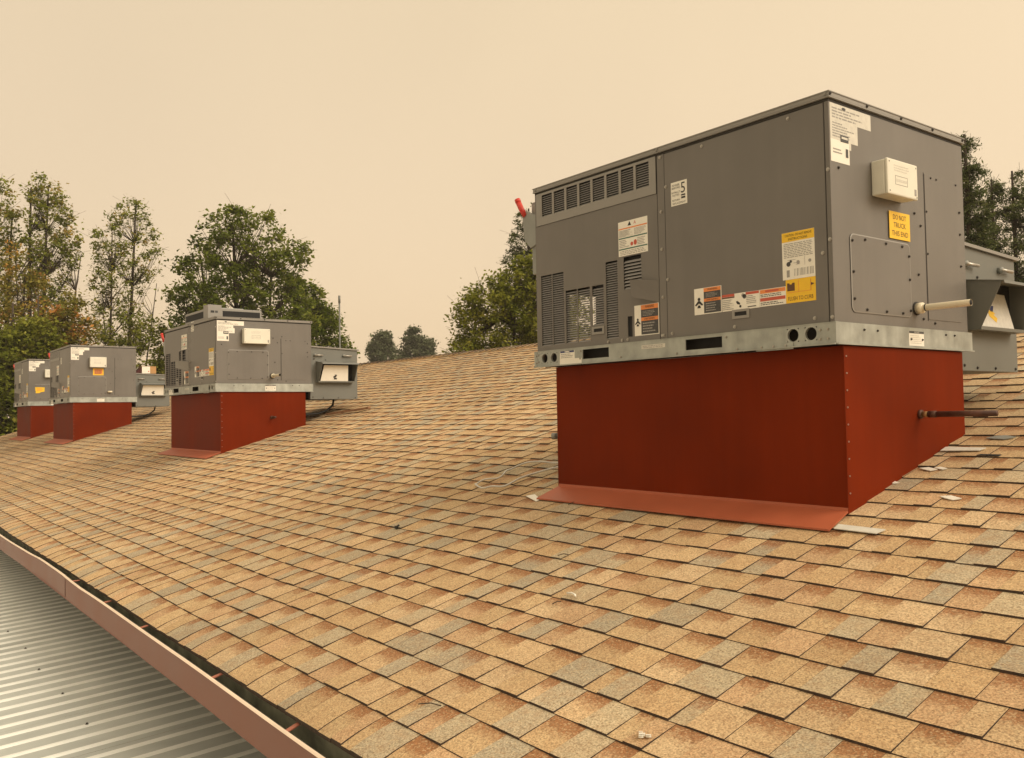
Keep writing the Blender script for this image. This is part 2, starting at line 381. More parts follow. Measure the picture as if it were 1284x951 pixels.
# shingles of the front slope
rng = random.Random(11)
def und(x, y): return .0022*math.sin(x*1.7+y*2.1)+.0022*math.sin(x*4.3-y*1.3+1)
TAN = [(.490,.345,.188), (.52,.373,.214), (.466,.320,.171), (.50,.360,.20), (.492,.328,.186), (.535,.395,.236)]
OLV = [(.395,.330,.226), (.42,.350,.235), (.36,.308,.218), (.445,.362,.236)]
def to_px(p):
    d = Vector(p)-CAM; z = d.dot(_fw)
    if z < .05: return None
    return (642+F_PX*d.dot(_r)/z, 475.5-F_PX*d.dot(_u)/z)
pieces = []
for k in range(47):
    y0 = YE+k*DY; y1 = min(y0+DY+.022, YR-.004)
    x = XL+rng.uniform(-.2, 0); odd = rng.random() < .5
    jit0 = rng.uniform(-.0025, .0025); last_drop = 0
    while x < XR:
        raised = odd; odd = not odd
        wdt = rng.choice((.07, .095, .115, .13, .155)) if raised else rng.choice((.06, .09, .11, .135))
        xa, xb = max(x, XL), min(x+wdt, XR); x += wdt
        if xb-xa < .02: continue
        if raised: c = rng.choice(OLV) if rng.random() < .38 else rng.choice(TAN)
        else: c = rng.choice(TAN) if rng.random() < .93 else rng.choice(OLV)
        f_ = rng.uniform(.92, 1.08); c = tuple(v*f_ for v in c)
        t0 = .0098 if raised else .0066
        jy = jit0+rng.uniform(-.0013, .0013)
        pieces.append((xa, xb, y0+jy, y1, t0+rng.uniform(-.001, .0015), rng.uniform(0, .002), raised, c, rng.uniform(.9, 1.12) if rng.random() < .9 else .75))
def piece_geo(pc):
    xa, xb, y0, y1, t0, lift, raised, c, bw = pc
    g0 = .0012
    xb2 = xb-g0
    zz = lambda x, y: zr(y)+und(x, y)
    if y0 < YE+.05:
        y0 -= .018      # the lowest course bends over the eave edge
        rows = (0, .16, .36, .62, 1); v = []; f = []
        for t in rows:
            y = y0+(y1-y0)*t; dr = -.012*max(0, 1-t/.75)**2; th = t0*(1-t)+.0025*t
            v += [(xa,y,zz(xa,y)+th+dr), (xb2,y,zz(xb2,y)+th+dr+lift*(1-t)), (xb2,y,zz(xb2,y)-.010+dr*.6), (xa,y,zz(xa,y)-.010+dr*.6)]
        f = [(0,1,5,4), (3,2,1,0)]
        for j in range(4):
            o4 = 4*j
            if j: f.append((o4,o4+1,o4+5,o4+4))
            f += [(o4+1,o4+2,o4+6,o4+5), (o4+3,o4,o4+4,o4+7)]
        return v, f
    v = [(xa,y0,zz(xa,y0)+t0), (xb2,y0,zz(xb2,y0)+t0+lift), (xb2,y1,zz(xb2,y1)+.0025), (xa,y1,zz(xa,y1)+.0025),
         (xa,y0,zz(xa,y0)-.014), (xb2,y0,zz(xb2,y0)-.014), (xb2,y1,zz(xb2,y1)-.016), (xa,y1,zz(xa,y1)-.016)]
    f = [(0,1,2,3), (4,5,1,0), (5,6,2,1), (7,4,0,3)]
    return v, f
def piece_area(pc):
    xa, xb, y0, y1 = pc[:4]; y1 = y0+DY
    q = [to_px((a, b_, zr(b_))) for a, b_ in ((xa,y0),(xb,y0),(xb,y1),(xa,y1))]
    if any(p is None for p in q): return 0
    if not any(0 <= p[0] <= 1284 and 0 <= p[1] <= 951 for p in q): return 0
    q = [(min(max(p[0],0),1284), min(max(p[1],0),951)) for p in q]
    return abs(sum(q[i][0]*q[(i+1)%4][1]-q[(i+1)%4][0]*q[i][1] for i in range(4)))/2
order = sorted(range(len(pieces)), key=lambda i: -piece_area(pieces[i]))
single = set(order[:298])
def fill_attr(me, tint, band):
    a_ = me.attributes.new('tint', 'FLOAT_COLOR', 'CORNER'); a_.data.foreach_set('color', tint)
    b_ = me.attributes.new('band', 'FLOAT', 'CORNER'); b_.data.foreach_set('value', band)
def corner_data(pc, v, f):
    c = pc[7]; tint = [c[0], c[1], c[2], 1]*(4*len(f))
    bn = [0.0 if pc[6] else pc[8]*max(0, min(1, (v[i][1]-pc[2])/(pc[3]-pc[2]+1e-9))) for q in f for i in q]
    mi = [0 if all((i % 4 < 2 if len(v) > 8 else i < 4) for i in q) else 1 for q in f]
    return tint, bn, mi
V, Fc, MI, TI, BN = [], [], [], [], []
for i, pc in enumerate(pieces):
    v, f = piece_geo(pc); tint, bn, mi = corner_data(pc, v, f)
    if i in single:
        cx, cy = (pc[0]+pc[1])/2, (pc[2]+pc[3])/2; cz = zr(cy)
        me = bpy.data.meshes.new('shingle'); me.from_pydata([(p[0]-cx, p[1]-cy, p[2]-cz) for p in v], [], f)
        me.materials.append(M['shingle']); me.materials.append(M['butt']); me.polygons.foreach_set('material_index', mi)
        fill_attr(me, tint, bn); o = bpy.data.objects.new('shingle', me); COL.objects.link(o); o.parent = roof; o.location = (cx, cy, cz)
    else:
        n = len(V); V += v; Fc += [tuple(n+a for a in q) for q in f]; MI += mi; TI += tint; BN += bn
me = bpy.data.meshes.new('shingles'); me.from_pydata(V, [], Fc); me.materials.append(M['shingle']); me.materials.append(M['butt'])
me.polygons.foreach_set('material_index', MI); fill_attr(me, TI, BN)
o = bpy.data.objects.new('shingles', me); COL.objects.link(o); o.parent = roof; o['kind'] = 'stuff'

# ridge caps: one bent piece, butt end towards +X
def cap_mesh(c):
    mb = MB(); ln, wd = .22, .15
    for s_ in (-1, 1):
        y_ = s_*wd; dz = -SL*wd
        a = [(0,0,.030), (-ln,0,.010), (-ln,y_,dz+.010), (0,y_,dz+.030)]
        mb.poly(a if s_ > 0 else a[::-1], 'shingle')
        bt = [(0,0,.016), (0,0,.030), (0,y_,dz+.030), (0,y_,dz+.016)]
        mb.poly(bt if s_ < 0 else bt[::-1], 'butt')
        ed = [(0,y_,dz+.030), (-ln,y_,dz+.010), (-ln,y_,dz-.004), (0,y_,dz+.006)]
        mb.poly(ed if s_ > 0 else ed[::-1], 'shingle')
    me = mb.mesh('ridge_cap'); nl = len(me.loops)
    fill_attr(me, [*c, 1]*nl, [0.0]*nl); return me
capm = [cap_mesh(c) for c in (TAN[0], TAN[1], TAN[4], OLV[1], TAN[3])]
x = XL+.22
while x < XR:
    o = bpy.data.objects.new('ridge_cap', rng.choice(capm)); COL.objects.link(o); o.parent = roof
    o.location = (x, YR+rng.uniform(-.006, .006), zr(YR)+.004); o.rotation_euler = (0, 0, rng.uniform(-.02, .02)); x += .143

# gutter
def gz(x):
    pts = [(-30,-1.288), (-8.5,-1.288), (-7,-1.292), (-5.9,-1.287), (-5.2,-1.270), (-4.5,-1.260), (-3.9,-1.273), (-2.1,-1.281), (-.5,-1.294), (6,-1.300)]
    for (a, za), (b_, zb_) in zip(pts, pts[1:]):
        if a <= x <= b_:
            t = (x-a)/(b_-a); t = t*t*(3-2*t); return za+(zb_-za)*t
def gy(x): return -1.930+.012*math.exp(-((x+5.6)/.8)**2)-.010*math.exp(-((x+4.3)/.6)**2)
xs = [XL+.01+.25*i for i in range(int((XR-XL)/.25)+1)]
gb = MB()
def gprof(x):
    z, y = gz(x), gy(x)
    outer = [(y,z-.007), (y,z-.128), (y+.004,z-.131), (-1.785,z-.131), (-1.785,z-.01)]
    return outer
for a, c in zip(xs, xs[1:]):
    P, Q = gprof(a), gprof(c)
    for i, mname in enumerate(('gutter','gutter','gutter','grime')):
        gb.poly([(a,*P[i]), (a,*P[i+1]), (c,*Q[i+1]), (c,*Q[i])], mname)
    # rolled lip and inside faces
    ya, za, yc, zc = gy(a), gz(a), gy(c), gz(c)
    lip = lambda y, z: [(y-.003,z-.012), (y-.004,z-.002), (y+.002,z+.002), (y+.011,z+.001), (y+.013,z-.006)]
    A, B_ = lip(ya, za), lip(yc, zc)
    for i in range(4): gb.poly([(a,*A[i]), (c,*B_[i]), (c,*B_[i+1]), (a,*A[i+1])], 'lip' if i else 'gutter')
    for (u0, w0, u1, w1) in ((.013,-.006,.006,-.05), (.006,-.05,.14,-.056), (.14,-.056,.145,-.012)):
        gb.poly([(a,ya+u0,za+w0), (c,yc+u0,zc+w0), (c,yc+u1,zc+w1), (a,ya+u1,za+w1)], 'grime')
gut = bl(gb, 'gutter')
for xx in (-4.22, -3.42, -2.67, -1.61, -.87, .1, 1.1, 2.2, 3.3):
    z = gz(xx); b = MB()
    b.prism([(gy(xx)+.009,-.009), (gy(xx)+.009,-.005), (-1.848,zb-z-.018), (-1.848,zb-z-.022)], 'x', -.011, .011, 'strap'); b.build('gutter_strap', gut, loc=(xx, 0, z))
sm = MB(); z = gz(-4.35); sm.box(-.0035, .0035, gy(-4.35)-.0015, gy(-4.35)+.001, -.127, -.008, 'rust'); sm.build('gutter_seam', gut, loc=(-4.35,0,z))
for xx in (-12.1, 2.6): sm = MB(); sm.box(-.0035, .0035, gy(xx)-.0015, gy(xx)+.001, -.127, -.008, 'rust'); sm.build('gutter_seam', gut, loc=(xx,0,gz(xx)))

# ------------------------------------------------------------------ ribbed metal canopy roof below the gutter
can = empty('canopy_roof', 'low ribbed pale metal roof running below the brown gutter', 'metal roof', (0,-4,GZ))
PIT, ZM, SM = .1575, -1.80, .05
def zmt(y): return ZM+SM*(y+1.9)
Y_A, Y_B = -1.44, -8.6
def pan_mesh():
    mb = MB(); prof = [(0,0)]
    for r_ in range(4):
        c = PIT*(r_+.5); prof += [(c-.019,0), (c-.012,.007), (c-.007,.009), (c+.007,.009), (c+.012,.007), (c+.019,0)]
    prof.append((4*PIT-.001, 0))
    ny = 12
    for j in range(ny):
        ya, yb_ = Y_A+(Y_B-Y_A)*j/ny, Y_A+(Y_B-Y_A)*(j+1)/ny
        for (x0,h0), (x1,h1) in zip(prof, prof[1:]):
            mb.poly([(x0,ya,zmt(ya)+h0), (x0,yb_,zmt(yb_)+h0), (x1,yb_,zmt(yb_)+h1), (x1,ya,zmt(ya)+h1)], 'rib' if h0+h1 > 0 else 'metal')
    return mb.mesh('roof_panel')
pm_ = pan_mesh()
X0 = -4.246-PIT*1.5-PIT*4*34
npan = 0; sc_mb = MB()
xx = X0
while xx < 5:
    o = bpy.data.objects.new('roof_panel', pm_); COL.objects.link(o); o.parent = can; o.location = (xx, 4, -GZ+rng.uniform(-.0008,.0008))
    for ys in (-2.095, -3.6, -5.1, -6.6, -8.1):
        sx_, sy_, sz_ = xx+PIT*1.5, ys+rng.uniform(-.012,.012), zmt(ys)+.0085
        sc_mb.tube([(sx_,sy_,sz_), (sx_,sy_,sz_+.002)], .010, 'steel', 8); sc_mb.tube([(sx_,sy_,sz_+.002), (sx_,sy_,sz_+.008)], .0055, 'darkscrew', 6)
    xx += PIT*4
sc_mb.build('screw_heads', can, loc=(0,4,-GZ), kind='stuff')
b = MB(); b.box(X0, xx, Y_B+.02, Y_B+.12, zmt(Y_B)-.20, zmt(Y_B)-.012, 'steel'); b.build('edge_beam', can, loc=(0,4,-GZ))
for px_ in (-24, -18, -12, -6, 0, 4): b = MB(); b.box(-.05, .05, -.05, .05, 0, zmt(Y_B)-.205-GZ, 'steel'); b.build('post', can, loc=(px_, 4+Y_B+.07, 0))

# ------------------------------------------------------------------ rooftop units
LN, WD, RAIL = 1.888, 1.1206, .0873
def person_icon(st, a, b_, s_, mname, lv=3):
    st.disc(a, b_+.42*s_, .16*s_, mname, lv)
    st.poly([(a-.12*s_,b_+.25*s_), (a-.5*s_,b_-.12*s_), (a-.38*s_,b_-.22*s_), (a,b_+.02*s_), (a+.38*s_,b_-.22*s_), (a+.5*s_,b_-.12*s_), (a+.12*s_,b_+.25*s_)], mname, lv)
    st.poly([(a-.22*s_,b_-.42*s_), (a+.22*s_,b_-.42*s_), (a+.12*s_,b_-.16*s_), (a-.12*s_,b_-.16*s_)], mname, lv)
def warn_sticker(pm, a0, a1, b0, b1, parent, left=.3):
    w_, h_ = a1-a0, b1-b0; st = Sticker(pm); st.rect(a0, a1, b0, b1, 'white')
    c = a0+w_*left; st.rect(c, a1-.004, b0+.004, b1-.002, 'charcoal', 2)
    st.rect(c, a1-.004, b1-h_*.16, b1-.002, 'orange', 3); st.rect(c, a1-.004, b0+h_*.47, b0+h_*.58, 'orange', 3)
    st.text('WARNING', (c+a1)/2, b1-h_*.08, w_*.36, h_*.075, 'black', 4); st.text('AVERTISSEMENT', (c+a1)/2, b0+h_*.525, w_*.45, h_*.06, 'black', 4)
    st.lines(c+.012, a1-.018, b0+h_*.62, b1-h_*.2, 4, 'print', 4); st.lines(c+.012, a1-.018, b0+h_*.08, b0+h_*.43, 4, 'print', 4)
    person_icon(st, a0+w_*left*.5, b0+h_*.42, w_*left*.85, 'black'); return st.build('warning_sticker', parent)

def screws(mb, pm, pts, mname='screw', r=.0065):
    for a, b_ in pts:
        mb.tube([pm(a, b_, -.001), pm(a, b_, .003)], r*1.25, mname, 8); mb.tube([pm(a, b_, .003), pm(a, b_, .0065)], r*.75, mname, 6)

def slat_mesh(pm0, w_, pitch):
    mb = MB(); t = pitch*.36
    # a sloping blade, local to its centre
    a0, a1 = -w_/2, w_/2
    for (h0, z0_, h1, z1_) in ((0, -t, -.012, t), (-.012, t, -.0125, t-.0012), (-.0125, t-.0012, -.0008, -t-.0012), (-.0008, -t-.0012, 0, -t)):
        mb.poly([pm0(a0, z0_, h0), pm0(a1, z0_, h0), pm0(a1, z1_, h1), pm0(a0, z1_, h1)], 'slat')
    return mb.mesh('slat')

def build_unit(ux, uy, uz, H, n, label):
    root = empty('rooftop_air_conditioner', label, 'air conditioner', (ux,uy,uz), 'rooftop air conditioners in a row')
    F0, E0 = PlaneMap('F', .012), PlaneMap('E', -.012)
    near = n == 1
    cz = H-.026                  # underside of the cap lip
    # --- base rail
    rl = MB(); PF = PlaneMap('F', 0.0); PE = PlaneMap('E', 0.0)
    holes = [(-1.486,-1.287,.026,.076), (-.775,-.563,.026,.075)]
    circ = [(-1.80,.048), (-1.72,.048), (-.197,.050), (-.113,.050)]; hh = .0285
    plate(rl, PF, (-LN+.012, -.002, .006, RAIL), holes+[(c[0]-hh, c[0]+hh, c[1]-hh, c[1]+hh) for c in circ], .004, 'galv')
    for c in circ: ring_hole(rl, PF, c, hh, .0265 if c[0] > -1 else .025, .012, 'galv')
    rl.box(-LN, 0, -.010, .006, 0, .0055, 'galv'); rl.box(-LN, -.0, -.002, .012, RAIL, RAIL+.003, 'galv')
    rl.box(-.004, 0, 0, WD, .006, RAIL+.003, 'galv'); rl.box(-.004, .010, .0, WD, 0, .0055, 'galv'); rl.box(-.012, .0008, -.001, 0.02, .006, RAIL+.0035, 'galv')
    rl.box(-LN, -LN+.004, 0, WD, .006, RAIL, 'galv'); rl.box(-LN+.004, -.004, WD-.004, WD, .006, RAIL, 'galv')
    rl.box(-LN+.0, -LN+.012, -.0015, .004, .0058, RAIL, 'galv'); rl.box(-LN+.022, -LN+.026, -.0015, .001, .006, RAIL-.001, 'galv')
    # dark sheets painting the shade behind slots
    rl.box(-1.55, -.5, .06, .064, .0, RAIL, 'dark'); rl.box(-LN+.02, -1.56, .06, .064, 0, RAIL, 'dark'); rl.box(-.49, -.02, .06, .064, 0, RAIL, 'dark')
    rail = rl.build('base_rail', root)
    st = Sticker(PF); st.rect(-1.056, -.902, .050, .068, 'paper'); st.lines(-1.05, -.908, .052, .066, 2, 'print'); st.build('rail_label', rail)
    st = Sticker(PF); st.rect(-1.671, -1.494, .004, .034, 'white'); st.rect(-1.669, -1.549, .034, .078, 'white'); st.rect(-1.665, -1.553, .068, .0775, 'blue', 2)
    st.disc(-1.609, .0727, .022, 'white', 3, ry=.003); st.lines(-1.66, -1.555, .038, .064, 3, 'print'); st.build('lifting_label', rail)
    y_ = .55 if n in (1, 2) else .445
    st = Sticker(PE); st.rect(y_, y_+.125, .012, .076, 'white'); st.rect(y_+.001, y_+.124, .066, .0758, 'charcoal', 2); st.text('NOTICE', y_+.062, .0709, .04, .006, 'white', 3); st.lines(y_+.01, y_+.115, .02, .06, 5, 'paper', 2); st.build('rail_label', rail)
    b = MB(); b.box(-.38, -.195, -.0035, -.0012, -.006, .022, 'galv'); b.build('splice_plate', rail)
    # --- carcass: posts, rear and left panels, top cap
    b = MB()
    b.box(-.033, -.0135, .0132, .05, RAIL+.004, cz, 'grey'); b.build('corner_post', root)
    b = MB(); b.box(-.9405, -.8965, .0128, .045, RAIL+.004, cz, 'grey'); b.build('mid_post', root)
    b = MB(); b.box(-LN+.012, -LN+.020, .0125, .06, RAIL+.004, cz, 'grey'); b.build('corner_post', root)
    b = MB(); b.box(-LN+.014, -.02, WD-.02, WD-.014, RAIL+.004, cz, 'grey'); b.build('rear_panel', root)
    b = MB(); PL = lambda a, b_, h=0: (-LN+.014-h, a, b_)
    plate(b, PL, (.0605, WD-.021, RAIL+.004, cz), [(.14, .62, .11, .43)] if near else [], .003, 'grey'); b.build('left_panel', root)
    # near-black boxes painting the shade inside the cabinet, leaving a see-through lane behind the middle louvres on the near unit
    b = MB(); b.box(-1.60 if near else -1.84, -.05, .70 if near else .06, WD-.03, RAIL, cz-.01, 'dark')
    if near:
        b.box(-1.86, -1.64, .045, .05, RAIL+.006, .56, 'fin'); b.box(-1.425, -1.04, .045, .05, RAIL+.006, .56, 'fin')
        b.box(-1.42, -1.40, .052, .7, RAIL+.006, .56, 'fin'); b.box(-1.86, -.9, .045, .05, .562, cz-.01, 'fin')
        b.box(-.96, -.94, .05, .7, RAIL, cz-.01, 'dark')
    b.build('dark_interior', root)
    b = MB()
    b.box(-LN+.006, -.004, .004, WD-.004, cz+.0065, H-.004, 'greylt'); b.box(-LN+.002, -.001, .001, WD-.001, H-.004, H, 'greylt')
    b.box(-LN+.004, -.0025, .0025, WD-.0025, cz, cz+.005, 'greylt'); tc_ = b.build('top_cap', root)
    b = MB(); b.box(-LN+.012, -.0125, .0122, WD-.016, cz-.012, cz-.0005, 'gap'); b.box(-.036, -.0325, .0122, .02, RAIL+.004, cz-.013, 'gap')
    b.box(-.9435, -.9410, .0135, .02, RAIL+.004, cz-.013, 'gap'); b.box(-.8965, -.894, .0135, .02, RAIL+.004, cz-.013, 'gap'); b.build('panel_gap_shade', root)  # dark strips drawn as shade under the cap and in panel seams
    # --- front right panel with its stickers
    b = MB(); b.box(-.8935, -.0365, .012, .016, RAIL+.004, cz-.013, 'grey'); rp_ = b.build('service_panel', root, bevel=.002)
    st = Sticker(F0); st.rect(-.853, -.754, .712, .824, 'white')
    st.text('POWER', -.822, .808, .046, .010, 'black'); st.text('BEFORE', -.822, .795, .050, .009, 'black'); st.text('RETRACT', -.822, .774, .052, .009, 'black'); st.text('NOTES', -.822, .761, .042, .009, 'black')
    st.text('5', -.778, .790, .026, .050, 'black'); st.rect(-.790, -.765, .752, .759, 'black', 2); st.rect(-.790, -.765, .739, .748, 'black', 2); st.text('RETURN', -.822, .737, .044, .009, 'black'); st.text('REPLACEMENT', -.803, .722, .080, .009, 'black')
    st.build('number_sticker', rp_)
    st = Sticker(F0); st.rect(-.246, -.092, .283, .479, 'white'); st.rect(-.2455, -.0925, .440, .4785, 'yellow', 2)
    st.text('! CAUTION - DO NOT REMOVE', -.169, .466, .130, .010, 'black', 3); st.text('INSTRUCTIONS', -.169, .450, .09, .010, 'black', 3)
    st.lines(-.238, -.100, .372, .434, 9, 'print', 2, .12)
    st.rect(-.1395, -.1385, .335, .370, 'print', 2)
    for q in range(9): st.rect(-.235+rng.uniform(0,.08), -.232+.085+rng.uniform(-.06,.01), .338+q*.0035, .3395+q*.0035, 'print', 2) if q % 2 else None
    st.disc(-.216, .347, .010, 'charcoal', 3); st.disc(-.205, .357, .006, 'charcoal', 3); st.disc(-.17, .35, .008, 'print', 3); st.disc(-.115, .35, .007, 'print', 3)
    for q in range(14): st.rect(-.19+q*.0068, -.19+q*.0068+rng.uniform(.001,.004), .295, .325, 'print', 2)
    st.rect(-.226, -.212, .293, .322, 'print', 2); st.build('instruction_sticker', rp_)
    st = Sticker(F0); st.rect(-.233, -.092, .185, .2825, 'yellow'); st.rect(-.226, -.190, .235, .268, 'brownprint', 2); st.poly([(-.215,.268),(-.201,.268),(-.204,.262),(-.212,.262)], 'yellow', 3)
    st.rect(-.172, -.1705, .228, .275, 'orange', 2); st.rect(-.226, -.115, .228, .2295, 'orange', 2); st.rect(-.115, -.113, .228, .275, 'redprint', 2); st.poly([(-.113,.248),(-.097,.254),(-.113,.260)], 'brownprint', 3)
    st.text('FLUSH TO CURB', -.163, .203, .118, .016, 'brownprint'); st.build('curb_sticker', rp_)
    warn_sticker(F0, -.726, -.569, .184, .304, rp_, .36)
    st = Sticker(F0); st.rect(-.566, -.366, .184, .258, 'white'); st.rect(-.566, -.498, .247, .258, 'redprint', 2); st.rect(-.566, -.498, .240, .246, 'brownprint', 2); st.lines(-.563, -.50, .188, .236, 6, 'paper', 2); st.lines(-.563, -.50, .188, .236, 6, 'print', 3, .6)
    st.disc(-.444, .240, .010, 'charcoal', 2); st.disc(-.452, .246, .008, 'print', 2); st.poly([(-.49,.222),(-.482,.224),(-.468,.214),(-.468,.206),(-.484,.210)], 'black', 2); st.disc(-.467, .199, .006, 'black', 2)
    st.rect(-.437, -.368, .246, .257, 'redprint', 2); st.lines(-.434, -.37, .205, .243, 5, 'print', 2, .5); st.rect(-.428, -.384, .191, .195, 'black', 2)
    st.build('safety_sticker', rp_)
    st = Sticker(F0); st.rect(-.365, -.2335, .185, .258, 'white'); st.rect(-.362, -.236, .240, .256, 'orange', 2); st.rect(-.335, -.268, .245, .252, 'redprint', 3); st.lines(-.36, -.24, .224, .238, 2, 'black', 2); st.rect(-.362, -.236, .207, .221, 'redprint', 2); st.lines(-.36, -.24, .189, .204, 2, 'black', 2); st.build('safety_sticker', rp_)
    def latch(a, b_, parent):
        mb = MB(); q = F0
        plate(mb, PlaneMap('F', .008), (a-.046, a+.046, b_-.020, b_+.020), [(a-.032, a+.032, b_-.008, b_+.010)], .004, 'greylt'); 
        mb.poly([q(a-.033,b_-.009,.0008), q(a+.033,b_-.009,.0008), q(a+.033,b_+.011,.0008), q(a-.033,b_+.011,.0008)], 'dark'); return mb.build('pull_handle', parent)
    latch(-.465, .166, rp_)
    # --- front left panel
    g0 = (.795 if H > .95 else None)
    lt = (g0-.002) if g0 else cz-.013
    wins = [(-1.836,-1.742,.118,.511), (-1.737,-1.642,.118,.511), (-1.628,-1.536,.118,.405), (-1.530,-1.434,.118,.405), (-1.417,-1.330,.197,.404), (-1.312,-1.225,.119,.514), (-1.182,-1.058,.356,.520)]
    slot = (-1.160,-1.127,.118,.220)
    b = MB(); plate(b, F0, (-1.868, -.9445, RAIL+.004, lt), wins+[slot], .004, 'grey', 'greylt')
    lp = b.build('condenser_panel', root)
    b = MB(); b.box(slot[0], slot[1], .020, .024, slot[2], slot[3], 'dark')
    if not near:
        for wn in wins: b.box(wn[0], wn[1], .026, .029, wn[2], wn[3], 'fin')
    b.build('dark_backing', lp)
    for wi, wn in enumerate(wins):
        wid = wn[1]-wn[0]; pitch = .0122 if wi < 6 else .0165
        if not near: pitch *= 2
        cnt = int((wn[3]-wn[2])/pitch); sm_ = slat_mesh(lambda a, b_, h=0: (a, -h, b_), wid-.001, pitch)
        if near:
            for k in range(cnt):
                o = bpy.data.objects.new('slat', sm_); COL.objects.link(o); o.parent = lp; o.location = ((wn[0]+wn[1])/2, .0155, wn[2]+pitch*(k+.5))
        else:
            mb = MB()
            for k in range(cnt):
                zc = wn[2]+pitch*(k+.5); mb.box(wn[0], wn[1], .014, .018, zc-.003, zc+.003, 'grey')
            mb.build('slats', lp, kind='stuff')
    if near:   # dark sheet painting the shade behind the small bright louvre
        b = MB(); b.box(-1.182, -1.058, .034, .037, .356, .520, 'dark'); b.build('dark_backing', lp)
    st = Sticker(F0); st.rect(-1.212, -1.010, .526, .700, 'white'); st.rect(-1.209, -1.013, .660, .666, 'orange', 2); st.rect(-1.209, -1.013, .612, .618, 'green', 2); st.rect(-1.209, -1.013, .557, .563, 'green', 2)
    st.poly([(-1.145,.674),(-1.120,.674),(-1.132,.696)], 'black', 2); st.text('A', -1.095, .684, .016, .016, 'redprint'); st.disc(-1.118, .580, .010, 'redprint'); st.disc(-1.094, .584, .011, 'redprint', ry=.014)
    st.lines(-1.205, -1.11, .622, .656, 6, 'paper', 2); st.lines(-1.205, -1.12, .622, .656, 6, 'print', 3, .7); st.lines(-1.10, -1.02, .622, .656, 6, 'print', 2, .5); st.lines(-1.205, -1.13, .568, .608, 5, 'print', 2, .7); st.lines(-1.08, -1.02, .568, .606, 5, 'print', 2, .4); st.lines(-1.2, -1.02, .530, .553, 3, 'print', 2, .5)
    st.build('wiring_sticker', lp)
    warn_sticker(F0, -1.111, -.948, .118, .268, lp, .28)
    latch(-1.373, .169, lp)
    # shield over the service valves
    b = MB()
    d_ = .055 if near else .11
    b.poly([(-1.085,.011-d_,.392), (-1.072,.011-d_,.305), (-.946,.011,.270), (-.943,.011,.374)], 'grey' if near else 'greylt')
    b.poly([(-1.085,.011-d_,.392), (-.943,.011,.374), (-1.085,.011,.392)], 'greylt')
    b.poly([(-1.085,.0112,.392), (-1.085,.011-d_,.392), (-1.072,.011-d_,.305), (-1.072,.0112,.305)], 'brownprint')
    b.poly([(-1.072,.011-d_,.305), (-.946,.011,.270), (-1.072,.011,.305)], 'grey' if near else 'greylt')
    b.build('valve_shield', lp)
    if g0:
        zt = .978; b = MB(); cols = [(-1.812+.1047*k, -1.812+.1047*k+.088) for k in range(8)]
        PG = PlaneMap('F', .0085)
        plate(b, PG, (-1.862, -.947, g0, zt-.002), [(c[0], c[1], .842, .963) for c in cols], .004, 'greylt'); tg = b.build('top_grille', root, bevel=.0)
        sm_ = slat_mesh(lambda a, b_, h=0: (a, -h, b_), .0865, .0118)
        mb = MB()
        for c in cols:
            for k in range(10):
                zc = .842+.0118*(k+.5)
                if near:
                    o = bpy.data.objects.new('slat', sm_); COL.objects.link(o); o.parent = tg; o.location = ((c[0]+c[1])/2, .012, zc)
                else: mb.box(c[0], c[1], .011, .014, zc-.004, zc+.004, 'greylt')
        if not near: mb.build('slats', tg, kind='stuff')
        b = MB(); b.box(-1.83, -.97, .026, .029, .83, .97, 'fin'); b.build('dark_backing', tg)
    # --- end panel
    b = MB(); b.box(-.0165, -.012, .0125, WD-.0145, RAIL+.004, cz-.013, 'grey'); ep = b.build('end_panel', root, bevel=.0015)
    PA = PlaneMap('E', -.0105)
    def rrect(a0, a1, b0, b1, r_, k=4):
        o_ = []
        for cx_, cy_, s_ in ((a1-r_, b1-r_, 0), (a0+r_, b1-r_, 90), (a0+r_, b0+r_, 180), (a1-r_, b0+r_, 270)):
            for q in range(k+1): t = R(s_+90*q/k); o_.append((cx_+r_*math.cos(t), cy_+r_*math.sin(t)))
        return o_
    b = MB(); at = min(.457, H-.34)
    pr = rrect(.133, .598, .135, at, .025); pi = rrect(.138, .593, .140, at-.005, .021)
    b.poly([E0(a, b_, .0045) for a, b_ in pi], 'grey')
    n_ = len(pr)
    for k in range(n_):
        k2 = (k+1) % n_
        b.poly([E0(*pr[k], .003), E0(*pr[k2], .003), E0(*pi[k2], .0045), E0(*pi[k], .0045)], 'greylt'); b.poly([E0(*pr[k], 0), E0(*pr[k2], 0), E0(*pr[k2], .003), E0(*pr[k], .003)], 'gap')
    ac = b.build('access_panel', ep)
    b = MB(); zt_ = .79 if near else H-.22
    b.box(-.0122, -.0095, .745, 1.040, .135, zt_, 'grey'); b.box(-.0124, -.0112, .7385, .7445, .128, zt_+.006, 'gap'); b.build('side_cover', ep, bevel=.0012)
    st = Sticker(E0); top = cz-.016
    if near: st.rect(.020, .318, .905, top, 'paper'); st.rect(.0201, .216, .826, .9049, 'paper'); st.rect(.0202, .152, .735, .8259, 'white'); st.rect(.1525, .166, .797, .8258, 'paper')
    else: st.rect(.022, .318, H-.09, top, 'white'); st.rect(.0221, .236 if n != 2 else .20, H-.12, H-.0901, 'white'); st.rect(.0222, .215, H-.175, H-.1201, 'white'); st.rect(.0223, .151, H-.262, H-.1751, 'white')
    z1 = .905 if near else H-.09
    st.lines(.035, .30, z1+.006, top-.012, 4, 'print', 2, .55); st.lines(.035, .20, z1-.07, z1-.006, 6, 'print', 2, .6)
    bz = .838 if near else H-.17
